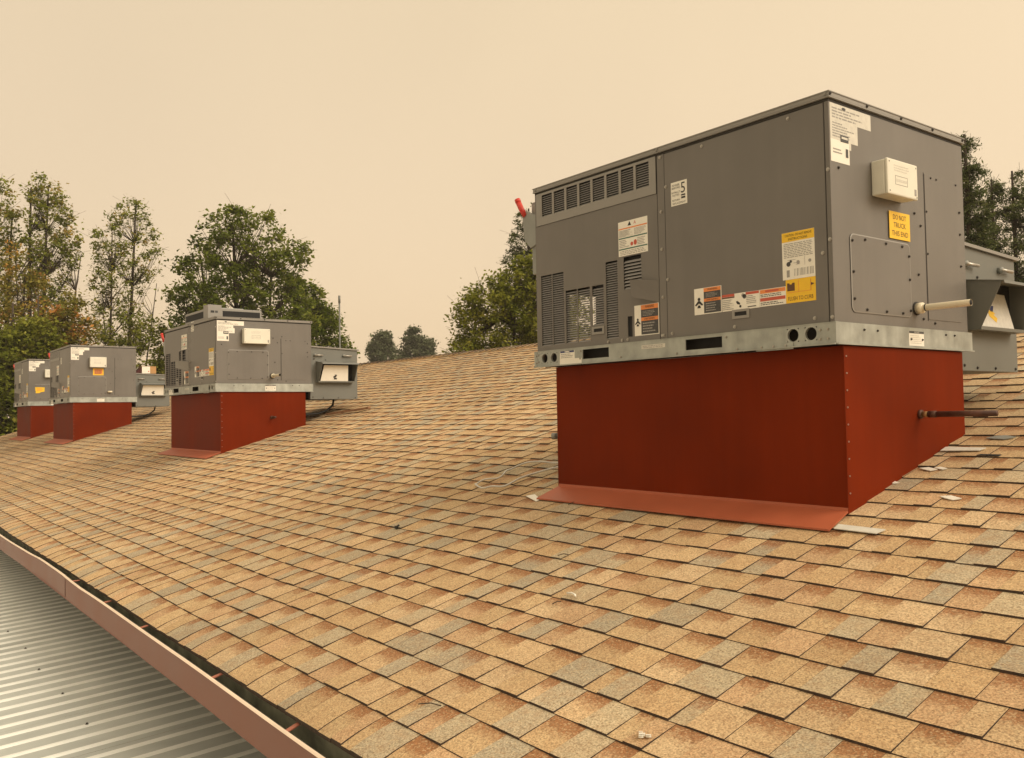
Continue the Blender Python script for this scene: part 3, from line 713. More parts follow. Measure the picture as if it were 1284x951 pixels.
    st.rect(.090, .146, bz-.015, bz+.012, 'charcoal', 3); st.rect(.096, .140, bz-.003, bz+.006, 'paper', 4); st.disc(.118, top-.012, .014, 'charcoal', 3, ry=.006); st.rect(.125, .142, bz-.075, bz-.04, 'charcoal', 3)
    st.lines(.035, .10, bz-.07, bz-.045, 2, 'print', 2); st.build('data_plate', ep)
    # white control box
    y0b, y1b, z0b, z1b = {1: (.309,.545,.630,.776), 2: (.295,.586,.527,.688), 3: (.32,.586,.622,.80), 4: (.321,.53,.606,.774)}[n]
    D = .075
    b = MB(); b.box(-.0118, -.012+D-.014, y0b, y1b, z0b, z1b, 'ivory'); pb = b.build('control_box', root, bevel=.006)
    b = MB(); b.box(-.012+D-.0135, -.012+D, y0b-.002, y1b+.002, z0b-.002, z1b+.002, 'ivory'); b.build('box_lid', pb, bevel=.005)
    PB = PlaneMap('E', -.012+D-.0003); st = Sticker(PB); st.rect(y0b+.004, y1b-.004, z0b+.004, z1b-.004, 'ivory', 1); yc, zc = (y0b+y1b)/2, (z0b+z1b)/2
    for (p0, q0, p1, q1) in ((yc-.062, zc-.030, yc+.035, zc-.028), (yc-.062, zc+.006, yc+.035, zc+.008), (yc-.062, zc-.030, yc-.060, zc+.008), (yc+.033, zc-.030, yc+.035, zc+.008)): st.rect(p0, p1, q0, q1, 'print', 2)
    st.lines(yc-.054, yc+.03, zc-.024, zc+.002, 1, 'paper', 2, 0); st.lines(yc-.07, yc+.06, zc+.024, zc+.055, 3, 'paper', 2, .3); st.rect(y1b-.028, y1b-.012, z0b+.014, z0b+.042, 'print', 2)
    for a, b_ in ((y0b+.012,z0b+.012), (y1b-.010,z0b+.008), (y0b+.012,z1b-.012), (y1b-.012,z1b-.012)): st.disc(a, b_, .0035, 'charcoal', 2, 8)
    st.build('box_print', pb)
    # yellow stickers that differ from unit to unit
    if n == 1:
        st = Sticker(E0); st.rect(.432, .600, .468, .586, 'yellow', 9)
        for t_, z_, w_ in (('DO NOT', .563, .105), ('TRUCK', .529, .098), ('THIS END', .493, .132)): st.text(t_, .516, z_, w_, .022, 'brownprint', 10)
        st.build('end_sticker', ep)
    if n == 3:
        st = Sticker(E0); st.rect(.379, .555, .481, .602, 'yellow', 1); st.rect(.40, .535, .50, .59, 'orange', 2); st.lines(.41, .53, .505, .585, 4, 'brownprint', 3, .2); st.build('end_sticker', ep)
    if n == 4:
        st = Sticker(E0); st.poly([(.139,.395), (.322,.392), (.318,.300), (.25,.290), (.22,.268), (.150,.267)], 'yellow', 9); st.lines(.17, .29, .31, .38, 3, 'orange', 10, .2); st.build('end_sticker', ep)
    # condensate pipe
    if n in (1, 2):
        L_ = .225 if n == 1 else .20
        b = MB(); b.tube([(-.012,.640,.178), (-.006,.640,.178)], .030, 'gap', 14); b.tube([(-.006,.640,.178), (.020,.640,.178)], .024, 'pvc', 14); b.tube([(.020,.640,.1785), (L_,.640,.1795)], .0145, 'pvc', 14, cap=False)
        b.tube([(L_,.640,.1795), (.1,.640,.179)], .0105, 'dark', 12); b.tube([(.030,.640,.1785), (.035,.640,.1785)], .0165, 'rubber', 12); b.build('drain_pipe', root, smooth=True)
    elif n == 3:
        b = MB(); b.tube([(-.012,.63,.187), (.02,.63,.187), (.03,.69,.187)], .015, 'pvc', 10); b.build('drain_pipe', root, smooth=True)
    # disconnect switch on the left end
    xd = -LN+.012; dz = H-1.0135-.055
    b = MB(); b.box(xd-.110, xd+.0015, .075, .28, .60+dz, 1.02+dz, 'steel'); b.box(xd-.070, xd-.006, .068, .0755, .63+dz, .79+dz, 'greylt'); b.box(xd-.095, xd-.020, .068, .0755, .92+dz, 1.0+dz, 'greylt'); ds = b.build('disconnect_switch', root, bevel=.004)
    b = MB(); b.prism([(xd-.150,.965+dz), (xd-.100,.965+dz), (xd-.060,.94+dz), (xd-.020,.93+dz), (xd-.020,.76+dz), (xd-.075,.745+dz), (xd-.130,.80+dz)], 'y', .034, .052, 'steel'); b.build('switch_bracket', ds, bevel=.003)
    b = MB(); b.tube([(xd-.120,.038,.94+dz), (xd-.148,.030,.985+dz), (xd-.170,.025,1.03+dz)], .0165, 'redplastic', 10); b.tube([(xd-.168,.0255,1.026+dz), (xd-.177,.024,1.045+dz)], .0175, 'redplastic', 10); b.build('switch_handle', ds, smooth=True)
    # economiser box at the uphill side
    ex0, ex1, ey0, ey1 = -.95, -.05, WD-.012, 1.71
    eb, et0, et1 = -.086, .528, .502
    b = MB(); b.prism([(ey0,eb), (ey1,eb), (ey1,et1-.012), (ey0,et0-.012)], 'x', ex0, ex1, 'hoodgrey'); eco = b.build('economizer_box', root, bevel=.002)
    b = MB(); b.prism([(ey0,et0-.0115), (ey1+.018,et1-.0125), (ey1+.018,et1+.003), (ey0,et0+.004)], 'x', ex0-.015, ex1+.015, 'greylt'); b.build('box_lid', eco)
    hx = ex1+.0008; hy0, hy1 = 1.185, 1.640; ht, hb = .350, .112
    b = MB()
    prof = [(hx,hb), (hx,ht), (hx+.165,ht-.022), (hx+.060,hb)]
    for yy, sgn in ((hy0,-1), (hy1,1)):
        P = [(p[0], yy, p[1]) for p in prof]; P2 = [(p[0], yy+.004*-sgn, p[1]) for p in prof]
        b.poly(P if sgn < 0 else P[::-1], 'hoodgrey'); b.poly(P2[::-1] if sgn < 0 else P2, 'hoodgrey')
        for k in range(4): k2 = (k+1) % 4; b.poly([P[k], P[k2], P2[k2], P2[k]], 'hoodgrey')
    b.prism([(hx,ht+.0005), (hx,ht+.004), (hx+.175,ht-.020), (hx+.178,ht-.034), (hx+.174,ht-.034), (hx+.171,ht-.024)], 'y', hy0-.004, hy1+.004, 'hoodgrey')
    b.prism([(hx,hb-.004), (hx,hb-.0005), (hx+.062,hb-.0005), (hx+.064,hb+.012), (hx+.067,hb+.012), (hx+.065,hb-.004)], 'y', hy0-.004, hy1+.004, 'hoodgrey')
    b.build('rain_hood', eco)
    b = MB()
    if n == 1: fa, fb = (hx+.012, ht-.05), (hx+.050, hb+.006)
    else: fa, fb = (hx+.100, ht-.045), (hx+.062, hb+.008)
    w0, w1 = (hy0+.05, hy1-.10) if n != 1 else (hy0+.010, hy0+.37)
    if n == 3: w0 = hy0+.03; w1 = hy1-.06
    q = [(fa[0], w0, fa[1]), (fb[0], w0-.03 if n != 1 else w0, fb[1]), (fb[0], w1+.015, fb[1]), (fa[0], w1, fa[1])]
    nrm = Vector((1, 0, .35)).normalized()*.004
    fm = 'paper' if n == 1 else 'white'
    b.poly(q, fm); q2 = [tuple(Vector(p)-nrm) for p in q]; b.poly(q2[::-1], fm)
    for k in range(4): b.poly([q[k], q2[k], q2[(k+1) % 4], q[(k+1) % 4]], fm)
    fp = b.build('filter_panel', eco)
    def on(u, v, h=.0008):
        a = Vector(q[1]).lerp(Vector(q[2]), u); c = Vector(q[0]).lerp(Vector(q[3]), u); return tuple(a.lerp(c, v)+nrm.normalized()*h)
    b = MB()
    if n == 1:
        b.poly([on(.36,.35), on(.55,.42), on(.42,.60), on(.36,.62)], 'yellow'); b.poly([on(.36,.35,.0009), on(.52,.18,.0009), on(.58,.30,.0009), on(.45,.45,.0009)], 'yellow'); b.poly([on(.36,.64), on(.56,.64), on(.50,.48), on(.44,.48)], 'blue')
    else:
        b.poly([on(.47,.12), on(.58,.12), on(.58,.22), on(.47,.22)], 'black'); b.poly([on(.44,.22,.001), on(.54,.24,.001), on(.55,.34,.001), on(.45,.34,.001)], 'black'); b.poly([on(.50,.34), on(.58,.32), on(.56,.42), on(.48,.42)], 'charcoal')
    b.build('filter_print', fp)
    b = MB(); b.box(ex1, ex1+.002, hy0+.004, hy1-.004, hb+.001, ht-.001, 'dark'); b.build('dark_opening', eco)
    for ya in (1.165, 1.53):
        b = MB(); b.tube([(ex1-.001,ya,.425), (ex1+.022,ya,.425)], .016, 'steel', 10); b.tube([(ex1+.020,ya-.01,.425), (ex1+.024,ya+.10,.423)], .009, 'screw', 8); b.build('turn_latch', eco, smooth=True)
    b = MB(); b.box(-1.6, -.10, WD-.0135, WD+.02, -.085, -.002, 'dark'); b.build('dark_duct', root)
    if n in (2, 3):
        b = MB(); pts = [(-.30,1.52,-.085), (-.28,1.50,-.15), (-.27,1.42,-.215), (-.26,1.30,-.25), (-.22,1.12,-.26), (-.2,1.0,-.255)]
        if n == 3: pts = [(p[0], p[1], p[2]) for p in pts]
        b.tube(pts, .013, 'rubber', 8); b.build('cable_whip', root, smooth=True)
    if n == 2:     # low powered exhaust on top, with dark slots either side of a corner block
        x0, x1, y0, y1, hz = -1.30, -.47, .085, .70, .145
        b = MB(); b.box(x0, x1, y0, y1, H+.0005, H+hz, 'greylt'); ph = b.build('fan_housing', root, bevel=.004)
        b = MB(); b.box(x0+.03, x1-.16, y0-.002, y0+.01, H+.045, H+.118, 'dark'); b.box(x1-.01, x1+.002, y0+.16, y1-.02, H+.045, H+.118, 'dark'); b.build('dark_slot', ph)
        b = MB(); b.box(x1-.14, x1+.012, y0-.012, y0+.145, H+.001, H+hz+.035, 'greylt'); cb = b.build('corner_block', ph, bevel=.004)
        b = MB(); b.box(x1+.0125, x1+.0135, y0+.02, y0+.06, H+.09, H+.115, 'black'); b.box(x1+.0125, x1+.0135, y0+.07, y0+.10, H+.09, H+.115, 'charcoal'); b.build('block_print', cb)
        b = MB(); b.box(x0+.1, x1-.3, y0+.2, y1-.1, H+hz, H+hz+.045, 'steel'); b.build('fan_motor', ph, bevel=.004)
    # screws
    sm = MB(); zt = cz+.014
    C1 = PlaneMap('F', .0040); screws(sm, C1, [(-.02,zt), (-.93,zt), (-1.86,zt)], 'greylt')
    C2 = PlaneMap('E', -.004); screws(sm, C2, [(.012,zt), (.28,zt), (.55,zt), (.82,zt), (1.10,zt)], 'darkscrew', .0055)
    screws(sm, PlaneMap('F', .0128), [(-.919, z_) for z_ in (.107, .290, .52, .70, H-.05)]+[(-.928,.107)])
    screws(sm, F0, [(-.865,.112), (-.50,.112), (-.10,.112), (-.055,.37), (-.885,.37), (-.885,H-.2), (-.66,H-.06), (-.2,H-.06), (-1.2,.105), (-1.30,.103), (-1.16,.105)])
    screws(sm, PlaneMap('F', .0132), [(-.022, z_) for z_ in (.11, .42, .70)])
    screws(sm, E0, [(.07,H-.3), (.70,.135), (.67,.33), (.70,.55), (.65,.60), (.80,.12), (.85,H-.235), (1.03,H-.235), (.80,H-.235), (1.06,H-.36), (1.06,.55), (1.06,.40), (.753,.43), (.753,.62)], 'darkscrew', .0050)
    screws(sm, PlaneMap('E', -.0075), [(.145,at-.03), (.24,at-.018), (.40,at-.018), (.53,at-.018), (.585,at-.055), (.148,.30), (.585,.30), (.150,.19), (.24,.150), (.39,.150), (.52,.150), (.585,.165)], 'darkscrew', .0050)
    screws(sm, PlaneMap('F', 0.0), [(-LN+.017,.025), (-LN+.017,.065), (-LN+.035,.03), (-LN+.035,.068), (-1.50,.07), (-1.505,.03), (-1.2,.02), (-.83,.015), (-.54,.07), (-.07,.025), (-.07,.062), (-.035,.025), (-.035,.062), (-.48,.012)], 'screw', .0045)
    screws(sm, PlaneMap('F', -.0035), [(-.35,.010), (-.29,.010), (-.23,.010)], 'screw', .0045)
    screws(sm, PE, [(.20,.065), (.30,.065), (.565,.04), (.66,.04), (.87,.07), (.95,.07)], 'darkscrew', .0040)
    screws(sm, PlaneMap('E', ex1), [(1.16,.352+.03), (1.30,.352+.02), (1.14,-.06), (1.27,-.07), (1.46,-.07), (1.68,-.07), (1.15,.38)], 'darkscrew', .006)
    sm.build('screw_heads', root, kind='stuff')
    return root

def build_curb(ux, uy, uz, n, label):
    root = empty('roof_curb', label, 'roof curb', (ux,uy,uz), 'red roof curbs under the air conditioners')
    x0, x1, y0, y1 = -LN+.1203, -.0047, .0551, WD-.0922
    zz = lambda y: zr(uy+y)-uz
    b = MB()
    lo = .02
    P = lambda x, y: (x, y, zz(y)-lo)
    b.poly([P(x0,y0), P(x1-.0015,y0), (x1-.0015,y0,-.003), (x0,y0,-.003)], 'red'); b.build('front_wall', root)
    b = MB(); b.poly([P(x1,y0+.0015), P(x1,y1), (x1,y1,-.003), (x1,y0+.0015,-.003)], 'red'); b.poly([P(x1-.03,y1), P(x1-.03,y0+.002), (x1-.03,y0+.002,-.003), (x1-.03,y1,-.003)], 'red'); b.build('end_wall', root)
    b = MB(); b.poly([P(x1-.0015,y1), P(x0,y1), (x0,y1,-.003), (x1-.0015,y1,-.003)], 'red'); b.build('rear_wall', root)
    b = MB(); b.poly([P(x0,y1-.001), P(x0,y0+.001), (x0,y0+.001,-.003), (x0,y1-.001,-.003)], 'red'); b.poly([(x0,y0,-.0035), (x1,y0,-.0035), (x1,y1,-.0035), (x0,y1,-.0035)], 'red'); b.build('end_wall', root)
    # folded corner strip with rivets
    b = MB(); b.box(x1-.0005, x1+.0012, y0-.0010, y0+.028, zz(y0)+.004, -.006, 'red'); b.build('corner_strip', root)
    mb = MB(); k = 0; z_ = -.045
    while z_ > zz(y0)+.03:
        mb.tube([(x1+.001,y0+.013,z_), (x1+.0045,y0+.013,z_)], .0034, 'screw', 8); z_ -= .068
    mb.build('rivets', root, kind='stuff')
    # apron flashing on the shingles below
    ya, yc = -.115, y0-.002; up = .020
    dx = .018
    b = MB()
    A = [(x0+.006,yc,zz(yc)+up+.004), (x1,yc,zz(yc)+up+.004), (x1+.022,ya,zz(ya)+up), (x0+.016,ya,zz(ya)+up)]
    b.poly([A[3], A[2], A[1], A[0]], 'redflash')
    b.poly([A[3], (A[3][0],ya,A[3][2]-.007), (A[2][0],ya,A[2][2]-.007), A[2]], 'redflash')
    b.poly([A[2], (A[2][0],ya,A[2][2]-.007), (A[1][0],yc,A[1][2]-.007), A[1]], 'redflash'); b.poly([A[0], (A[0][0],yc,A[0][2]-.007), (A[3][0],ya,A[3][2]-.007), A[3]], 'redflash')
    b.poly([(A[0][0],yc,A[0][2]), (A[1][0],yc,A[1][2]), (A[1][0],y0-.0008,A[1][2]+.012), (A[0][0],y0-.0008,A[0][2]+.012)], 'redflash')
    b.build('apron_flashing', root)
    # gas pipe stub through the end wall
    if n in (1, 2):
        gy_, gz_ = (.625, -.285); L_ = .318 if n == 1 else .10
        b = MB(); b.tube([(x1,gy_,gz_), (x1+.012,gy_,gz_)], .019, 'rust', 12); b.tube([(x1+.012,gy_,gz_), (x1+.040,gy_,gz_)], .0125, 'brass', 12); b.tube([(x1+.040,gy_,gz_), (x1+.075,gy_,gz_)], .0145, 'rust', 12); b.tube([(x1+.075,gy_,gz_), (L_,gy_+.002,gz_+.002)], .0125, 'rust', 12)
        b.build('gas_pipe', root, smooth=True)
    if n == 1:
        b = MB(); b.tube([(x0+.002,.21,-.392), (x0-.13,.20,-.390), (x0-.165,.185,-.390)], .014, 'galv', 10); b.tube([(x0-.16,.187,-.390), (x0-.185,.172,-.390)], .019, 'steel', 10); b.build('conduit_stub', root, smooth=True)
    return root

UNITS = [(1, (0,0,0), 1.0135), (2, (-7.4415,.0924,.0193), .8115), (3, (-14.9763,.1045,.0416), 1.0116), (4, (-19.1704,.0923,.0470), .9997)]
UL = {1: 'largest grey air conditioner in front, with a yellow do-not-truck sticker on its end',
      2: 'second grey air conditioner, low body with a slotted fan housing on top',
      3: 'third grey air conditioner, with an orange and yellow sticker below its white box',
      4: 'farthest grey air conditioner at the left, with a torn yellow sticker low on its end'}
KL = {1: 'biggest dark red sheet metal curb, nearest, with a rusty pipe sticking out',
      2: 'dark red metal curb under the unit with the slotted fan housing',
      3: 'dark red metal curb under the third unit, right of the farthest one',
      4: 'farthest and smallest dark red metal curb at the left end of the row'}
for n, p, H in UNITS:
    build_unit(*p, H, n, UL[n]); build_curb(*p, n, KL[n])

# cardboard box and cloth left on the third unit's economiser
ux, uy, uz = UNITS[2][1]
cbx = empty('cardboard_box', 'small brown cardboard box with a white side, on the third unit', 'box', (ux-.22, uy+1.36, uz+.526))
b = MB(); b.box(-.12, .12, -.13, .125, 0, .135, 'card'); bx = b.build('box_body', cbx, bevel=.003)
b = MB(); b.box(.1203, .1225, -.128, .015, .004, .131, 'white'); b.box(.1226, .1232, -.02, .0, .03, .05, 'redprint'); b.build('white_label', cbx)
b = MB(); b.prism([(-.06,0), (.07,0), (.075,.10), (.04,.085), (.0,.05), (-.05,.02)], 'x', -.12, .10, 'maroon'); o = b.build('folded_cloth', bevel=.012, loc=(ux-.2, uy+1.155, uz+.528)); tag(o, 'dark maroon folded cloth beside the cardboard box on the third unit', 'cloth')

# ------------------------------------------------------------------ loose things on the roof
def on_roof(x, y, h=.014): return (x, y, zr(y)+h)
wp = [(-1.80,.33), (-2.0,.30), (-2.15,.20), (-2.146,.10), (-2.165,0), (-2.215,-.055), (-2.29,-.07), (-2.38,-.065), (-2.437,-.036), (-2.438,.003), (-2.39,.06), (-2.37,.12), (-2.42,.2), (-2.425,.29), (-2.3,.36), (-2.05,.38), (-1.80,.40)]
def smooth_pts(pts, k=5):
    out = []
    for i in range(len(pts)-1):
        p0, p1, p2, p3 = [Vector(pts[max(0, min(len(pts)-1, j))]) for j in (i-1, i, i+1, i+2)]
        for q in range(k):
            t = q/k; out.append(.5*((2*p1)+(-p0+p2)*t+(2*p0-5*p1+4*p2-p3)*t*t+(-p0+3*p1-3*p2+p3)*t**3))
    out.append(Vector(pts[-1])); return out
o_ = MB(); o_.tube([Vector(on_roof(p.x, p.y, .024+.012*math.sin(i*.3)**2)) for i, p in enumerate(smooth_pts([(a, b_, 0) for a, b_ in wp]))], .0055, 'wire', 6)
tag(o_.build('loose_wire', smooth=True), 'thin grey wire looped loosely on the shingles left of the near curb', 'wire')
def scrap(name, pts, label, cat, mname='scrap', h=.016, th=.003):
    cx = sum(p[0] for p in pts)/len(pts); cy = sum(p[1] for p in pts)/len(pts)
    mb = MB(); top = [(p[0]-cx, p[1]-cy, SL*(p[1]-cy)) for p in pts]; bot = [(p[0], p[1], p[2]-th) for p in top]
    mb.poly(top, mname); mb.poly(bot[::-1], mname)
    for k in range(len(pts)): k2 = (k+1) % len(pts); mb.poly([top[k], bot[k], bot[k2], top[k2]], mname)
    return tag(mb.build(name, loc=on_roof(cx, cy, h)), label, cat)
scrap('metal_flashing', [(.02,-.055), (.025,-.095), (.20,-.10), (.215,-.060)], 'pale strip of step flashing at the right front corner of near curb', 'flashing', 'paper', h=.018)
scrap('metal_flashing', [(.005,.825), (.005,.775), (.165,.790), (.18,.825)], 'light tin flashing piece tucked against the right foot of near curb', 'flashing', 'paper', h=.018)
scrap('metal_flashing', [(-1.88,-.085), (-1.73,-.135), (-1.73,-.105), (-1.84,-.055)], 'white flashing corner poking out at the left tip of the near red apron', 'flashing', 'white', h=.012)
for i, (x_, y_, s_, lb) in enumerate(((.291,.275,.030,'small white torn scrap lying alone right of the near curb'), (.06,.56,.028,'white crumpled scrap close to the near curb end wall'), (.105,.575,.020,'smaller white crumb beside the crumpled scrap near the curb'), (-.01,.395,.022,'white crumb lying against the foot of the near curb end wall'))):
    a = [(x_+s_*math.cos(t)*f_*1.4, y_+s_*.8*math.sin(t)*f_) for t, f_ in ((0,1), (.9,.6), (1.8,.9), (2.9,1.1), (3.8,.5), (5.2,.9))]
    scrap('paper_scrap', a, lb, 'scrap', 'white', h=.015)
scrap('metal_scrap', [(.12,.955), (.20,.945), (.24,.975), (.19,.995), (.15,.985)], 'grey crumpled tin scrap on shingles beyond the near curb', 'scrap', 'steel', h=.016)
scrap('metal_scrap', [(.18,.735), (.27,.735), (.275,.75), (.19,.75)], 'thin dark metal strip on shingles right of the near curb', 'scrap', 'rubber', h=.017)
mb = MB(); pt = [(0,0,.006), (.022,.004,.010), (.045,.0,.008), (.062,-.012,.006)]; mb.tube(pt, .004, 'white', 6); tag(mb.build('wire_offcut', loc=on_roof(-.62,-.885,.012), smooth=True), 'short pale curved offcut lying on the shingles in the foreground', 'offcut')
mb = MB()
for dx_, dy_, s_ in ((0,0,.012), (.018,.006,.010), (-.012,.008,.008), (.008,-.012,.009)):
    mb.poly([(dx_-s_,dy_,.004), (dx_,dy_-s_,.006), (dx_+s_,dy_,.007), (dx_,dy_+s_,.004)], 'white'); mb.poly([(dx_-s_,dy_,.001), (dx_,dy_+s_,.001), (dx_+s_,dy_,.001), (dx_,dy_-s_,.001)], 'white')
tag(mb.build('dry_blossom', loc=on_roof(.286,-1.412,.012)), 'tiny white dried blossom on the shingles near the bottom edge', 'blossom')
for x_, y_, ln, an, lb in ((-.95,-.62,.05,.5,'short dark twig on a shingle mid roof'), (-.44,-1.62,.09,.35,'thin brown twig on the lowest shingles by the gutter'), (-.60,-.955,.035,1.0,'tiny forked twig below the pale curved offcut'), (-1.45,-.12,.05,1.2,'bent twig below the left end of the near red apron')):
    mb = MB(); mb.tube([(-ln/2*math.cos(an), -ln/2*math.sin(an), -SL*ln/2*math.sin(an)+.004), (0, .004, .009), (ln/2*math.cos(an), ln/2*math.sin(an), SL*ln/2*math.sin(an)+.004)], .0019, 'bark', 5)
    tag(mb.build('twig', loc=on_roof(x_, y_, .012)), lb, 'twig')
mb = MB(); mb.tube([(0,0,0), (0,0,.016)], .011, 'rubber', 8); mb.tube([(0,0,.010), (.016,.007,.020)], .006, 'rubber', 7); tag(mb.build('rubber_plug', loc=on_roof(-2.336,-.646,.008)), 'small black rubber plug lying on the shingles left of centre', 'plug')
d_ = Vector((.63,.217,.065)); mb = MB(); a = Vector((0,0,0)); e_ = d_
nrm = Vector((-d_.y, d_.x, 0)).normalized()*.022
for up in (0,):
    q = [a-nrm, e_-nrm, e_+nrm, a+nrm]; tp = [tuple(v+Vector((0,0,.022))) for v in q]; bt = [tuple(v) for v in q]
    mb.poly(tp, 'wood'); mb.poly(bt[::-1], 'wood')
    for k in range(4): mb.poly([bt[k], bt[(k+1)%4], tp[(k+1)%4], tp[k]], 'wood')
tag(mb.build('wooden_batten', loc=on_roof(-7.535,1.426,.02)), 'thin brown wooden batten lying on shingles beside the second unit', 'batten')

# ------------------------------------------------------------------ trees
def at(px, py, d):
    v = _fw+_r*((px-642)/F_PX)-_u*((py-475.5)/F_PX); h = math.hypot(v.x, v.y); return CAM+v*(d/h)
def inside(p, poly):
    x_, y_ = p; c = False
    for i in range(len(poly)):
        (x1, y1), (x2, y2) = poly[i], poly[i-1]
        if (y1 > y_) != (y2 > y_) and x_ < (x2-x1)*(y_-y1)/(y2-y1)+x1: c = not c
    return c
def tree(name, label, poly, d, nblob, rpx, leaves, lsize, lm, seed, stems=None, ground=True, flat=.8, limb_r=.05, shell=.45, warm=0.0, cat='tree', group=None, depth=1.0, droop=0.0, asc=.9, thin=0.0):
    rg = random.Random(seed); px_m = d/F_PX*1.02
    xs_ = [p[0] for p in poly]; ys_ = [p[1] for p in poly]
    cxp = stems[0][0] if stems else (min(xs_)+max(xs_))/2
    base = at(cxp, 527, d); base.z = GZ
    root = empty(name, label, cat, base, group)
    toward = Vector((base.x-CAM.x, base.y-CAM.y, 0)).normalized(); lat = Vector((toward.y, -toward.x, 0))
    hw = (max(xs_)-min(xs_))/2*px_m*depth
    blobs = []
    tries = 0
    while len(blobs) < nblob and tries < nblob*60:
        tries += 1; p = (rg.uniform(min(xs_), max(xs_)), rg.uniform(min(ys_), max(ys_)))
        if not inside(p, poly): continue
        # local half width of the silhouette here gives the depth
        row = [q for q in range(int(min(xs_)), int(max(xs_))+1, 3) if inside((q, p[1]), poly)]
        if not row: continue
        loc_hw = max(1, (row[-1]-row[0])/2); off = (p[0]-(row[0]+row[-1])/2)/loc_hw
        dd = math.sqrt(max(0, 1-off*off))*loc_hw*px_m*depth*rg.uniform(-1, 1)
        c = at(p[0], p[1], d)+toward*dd
        blobs.append((c, rg.uniform(*rpx)*px_m))
    # wood: stems then limbs to each blob
    tb = MB(); stems_p = []
    top_y = min(ys_)
    for (sx0, sx1, ytop, r0) in (stems or [(cxp, cxp, top_y+(max(ys_)-top_y)*.25, .16)]):
        p0 = at(sx0, 527, d); p0.z = GZ-.1; p1 = at(sx1, ytop, d); pts = []
        for k in range(9):
            t = k/8; q = p0.lerp(p1, t); q += lat*math.sin(t*3.1+seed)*.12*t+toward*math.cos(t*2.3+seed)*.12*t; pts.append(q)
        tb.tube([tuple(q-base) for q in pts], r0, 'bark', 7, r2=r0*.18); stems_p.append((pts, r0))
    limbs = MB()
    for c, r_ in blobs:
        best = None
        for pts, r0 in stems_p:
            for k, q in enumerate(pts[1:-1] if len(pts) > 2 else pts):
                hd = math.hypot(c.x-q.x, c.y-q.y); dz = c.z-q.z
                cost = abs(dz-hd*asc)+hd*.6
                if best is None or cost < best[0]: best = (cost, q, r0, k/8)
        q = best[1]; mid = q.lerp(c, .55)+Vector((rg.uniform(-.1,.1), rg.uniform(-.1,.1), -.10*(c-q).length+rg.uniform(-.05,.05)))
        rr = max(.006, min(best[2]*.35, limb_r*(.35+.25*(c-q).length/2)))*(1.1-best[3]*.6)
        limbs.tube([tuple(q-base), tuple(mid-base), tuple(c-base)], rr, 'bark', 4, cap=False, r2=rr*.25)
        for _ in range(3):
            e2 = c+Vector((rg.gauss(0,1), rg.gauss(0,1), rg.gauss(.3,.8)))*r_*.8; limbs.tube([tuple(c-base), tuple(e2-base)], rr*.35, 'bark', 3, cap=False, r2=.004)
    tb.build('trunk', root, smooth=True); limbs.build('limbs', root, kind='stuff')
    vs, fs, lf = [], [], []
    for c, r_ in blobs:
        tone = rg.gauss(.45, .20)
        if rg.random() < warm: tone = rg.uniform(.85, 1.0)
        for _ in range(int(leaves*rg.uniform(.25, 1.8)*(.35 if rg.random() < thin else 1))):
            v = Vector((rg.gauss(0,.54), rg.gauss(0,.54), rg.gauss(0,.54)))
            p = c+Vector((v.x, v.y, v.z*flat))*r_-base
            p.z -= droop*r_*(v.x*v.x+v.y*v.y)
            ax = Vector((rg.gauss(0,1), rg.gauss(0,1), rg.gauss(0,.6)-droop)).normalized(); nx = ax.cross(Vector((rg.gauss(0,.7), rg.gauss(0,.7), 1))).normalized()
            l_ = lsize*rg.uniform(.6, 1.3); w_ = l_*(.30 if droop == 0 else .13)
            i = len(vs); vs += [tuple(p-ax*l_*.5), tuple(p+nx*w_), tuple(p+ax*l_*.5), tuple(p-nx*w_)]; fs.append((i, i+1, i+2, i+3))
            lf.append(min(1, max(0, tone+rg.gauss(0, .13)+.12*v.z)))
    me = bpy.data.meshes.new('crown'); me.from_pydata(vs, [], fs); me.materials.append(LEAF[lm])
    a_ = me.attributes.new('leaf', 'FLOAT', 'FACE'); a_.data.foreach_set('value', lf)
    o = bpy.data.objects.new('crown', me); COL.objects.link(o); o.parent = root; o['kind'] = 'stuff'
    return root
GT = 'trees beyond the roof'
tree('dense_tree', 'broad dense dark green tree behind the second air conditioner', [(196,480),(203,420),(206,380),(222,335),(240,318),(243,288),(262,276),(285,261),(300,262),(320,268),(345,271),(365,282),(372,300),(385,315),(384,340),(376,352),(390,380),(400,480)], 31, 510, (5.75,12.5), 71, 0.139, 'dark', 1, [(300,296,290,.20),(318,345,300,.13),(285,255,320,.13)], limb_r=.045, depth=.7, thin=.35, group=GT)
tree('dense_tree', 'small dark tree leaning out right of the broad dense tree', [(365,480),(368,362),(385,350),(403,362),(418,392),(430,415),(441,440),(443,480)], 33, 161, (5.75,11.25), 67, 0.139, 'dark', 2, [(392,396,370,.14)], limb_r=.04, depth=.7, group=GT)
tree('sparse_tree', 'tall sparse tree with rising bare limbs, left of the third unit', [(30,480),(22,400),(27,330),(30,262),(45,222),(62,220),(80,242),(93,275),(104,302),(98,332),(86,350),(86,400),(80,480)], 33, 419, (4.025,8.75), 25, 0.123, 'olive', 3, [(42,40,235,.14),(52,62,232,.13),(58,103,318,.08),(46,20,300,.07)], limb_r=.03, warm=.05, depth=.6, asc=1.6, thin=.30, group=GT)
tree('sparse_tree', 'sparse olive tree cut by the left edge of the photo', [(-50,480),(-45,270),(-15,222),(3,222),(20,255),(26,300),(22,400),(22,480)], 34, 331, (4.025,8.75), 27, 0.123, 'olive', 4, [(4,12,262,.13),(-10,-14,235,.13)], limb_r=.03, warm=.05, depth=.6, asc=1.6, thin=.30, group=GT)
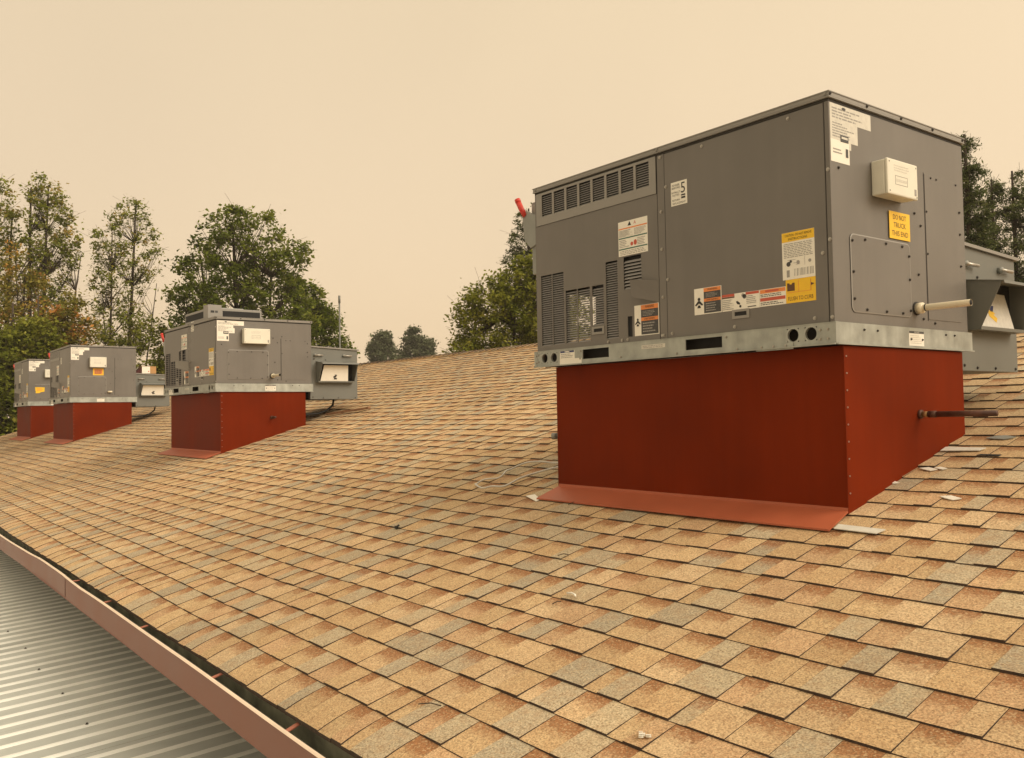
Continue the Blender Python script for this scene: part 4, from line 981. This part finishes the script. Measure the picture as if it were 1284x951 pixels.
tree('sparse_tree', 'slender sparse tree with two dark stems, above the third unit', [(122,480),(114,340),(120,292),(140,264),(160,245),(180,258),(190,282),(200,312),(205,335),(190,348),(176,372),(176,480)], 33, 297, (4.025,8.125), 24, 0.115, 'olive', 5, [(153,166,250,.12),(136,136,290,.09),(155,192,355,.06),(150,122,345,.05)], limb_r=.03, warm=.05, depth=.6, asc=1.6, thin=.30, group=GT)
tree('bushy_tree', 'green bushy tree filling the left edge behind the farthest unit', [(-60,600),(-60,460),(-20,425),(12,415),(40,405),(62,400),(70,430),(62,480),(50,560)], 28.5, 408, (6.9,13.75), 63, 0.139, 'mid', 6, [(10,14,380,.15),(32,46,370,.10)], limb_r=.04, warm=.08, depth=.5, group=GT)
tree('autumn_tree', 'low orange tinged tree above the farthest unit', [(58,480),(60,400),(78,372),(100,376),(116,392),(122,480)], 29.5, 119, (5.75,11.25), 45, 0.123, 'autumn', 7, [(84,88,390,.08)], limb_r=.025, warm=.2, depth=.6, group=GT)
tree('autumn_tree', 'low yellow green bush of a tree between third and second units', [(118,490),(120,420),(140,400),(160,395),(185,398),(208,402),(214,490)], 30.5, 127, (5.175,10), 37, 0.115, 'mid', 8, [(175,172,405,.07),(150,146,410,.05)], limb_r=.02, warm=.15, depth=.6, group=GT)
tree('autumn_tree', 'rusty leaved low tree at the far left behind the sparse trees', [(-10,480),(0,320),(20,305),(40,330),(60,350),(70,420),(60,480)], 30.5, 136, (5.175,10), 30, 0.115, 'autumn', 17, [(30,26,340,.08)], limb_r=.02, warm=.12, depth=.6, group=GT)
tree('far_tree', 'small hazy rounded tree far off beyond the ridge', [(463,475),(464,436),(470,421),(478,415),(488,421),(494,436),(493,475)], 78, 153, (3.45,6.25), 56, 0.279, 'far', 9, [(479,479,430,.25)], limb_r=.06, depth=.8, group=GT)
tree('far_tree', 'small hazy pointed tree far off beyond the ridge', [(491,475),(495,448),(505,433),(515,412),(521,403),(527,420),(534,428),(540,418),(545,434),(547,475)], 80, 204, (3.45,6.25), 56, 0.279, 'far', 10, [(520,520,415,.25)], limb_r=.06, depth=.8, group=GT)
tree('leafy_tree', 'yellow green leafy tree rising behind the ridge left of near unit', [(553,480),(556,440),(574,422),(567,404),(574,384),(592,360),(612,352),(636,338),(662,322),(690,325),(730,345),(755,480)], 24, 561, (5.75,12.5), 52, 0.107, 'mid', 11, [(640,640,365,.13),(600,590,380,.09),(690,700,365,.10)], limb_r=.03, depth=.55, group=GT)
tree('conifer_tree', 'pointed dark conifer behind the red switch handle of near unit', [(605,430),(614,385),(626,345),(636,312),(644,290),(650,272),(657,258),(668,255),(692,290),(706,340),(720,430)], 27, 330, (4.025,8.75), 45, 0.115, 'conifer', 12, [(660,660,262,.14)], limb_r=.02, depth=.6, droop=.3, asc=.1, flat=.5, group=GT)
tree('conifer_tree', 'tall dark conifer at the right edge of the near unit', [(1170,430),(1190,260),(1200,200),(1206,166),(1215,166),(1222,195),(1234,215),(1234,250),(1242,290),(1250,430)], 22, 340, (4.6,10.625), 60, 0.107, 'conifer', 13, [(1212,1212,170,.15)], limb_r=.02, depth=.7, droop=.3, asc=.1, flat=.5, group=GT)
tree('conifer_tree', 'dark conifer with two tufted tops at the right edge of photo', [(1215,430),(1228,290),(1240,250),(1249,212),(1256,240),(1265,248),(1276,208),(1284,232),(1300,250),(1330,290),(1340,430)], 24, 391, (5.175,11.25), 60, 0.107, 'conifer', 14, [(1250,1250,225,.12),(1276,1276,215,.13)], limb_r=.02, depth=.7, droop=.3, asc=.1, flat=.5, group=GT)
pb_ = at(427, 527, 30); pl = empty('pole', 'thin bare grey pole right of the dark green trees', 'pole', (pb_.x, pb_.y, GZ))
tp_ = at(427, 371, 30); mb = MB(); mb.tube([(0,0,-.1), (0,0,tp_.z-GZ-.25)], .03, 'hoodgrey', 8); mb.build('pole_shaft', pl, smooth=True)
mb = MB(); mb.tube([(0,0,tp_.z-GZ-.25), (0,0,tp_.z-GZ)], .04, 'hoodgrey', 8); mb.build('pole_cap', pl, smooth=True)

# ------------------------------------------------------------------ smoke haze
hz = MB(); hz.box(-255, 255, -255, 255, GZ-1, 14.0, 'grey')
ho = hz.build('haze', kind='stuff'); hm = bpy.data.materials.new('haze'); hm.use_nodes = True
t = hm.node_tree; t.nodes.clear(); vol = N(t, 'ShaderNodeVolumePrincipled'); out = N(t, 'ShaderNodeOutputMaterial')
vol.inputs['Color'].default_value = (.96, .92, .84, 1); vol.inputs['Density'].default_value = .0009
t.links.new(vol.outputs[0], out.inputs['Volume']); ho.data.materials.clear(); ho.data.materials.append(hm)
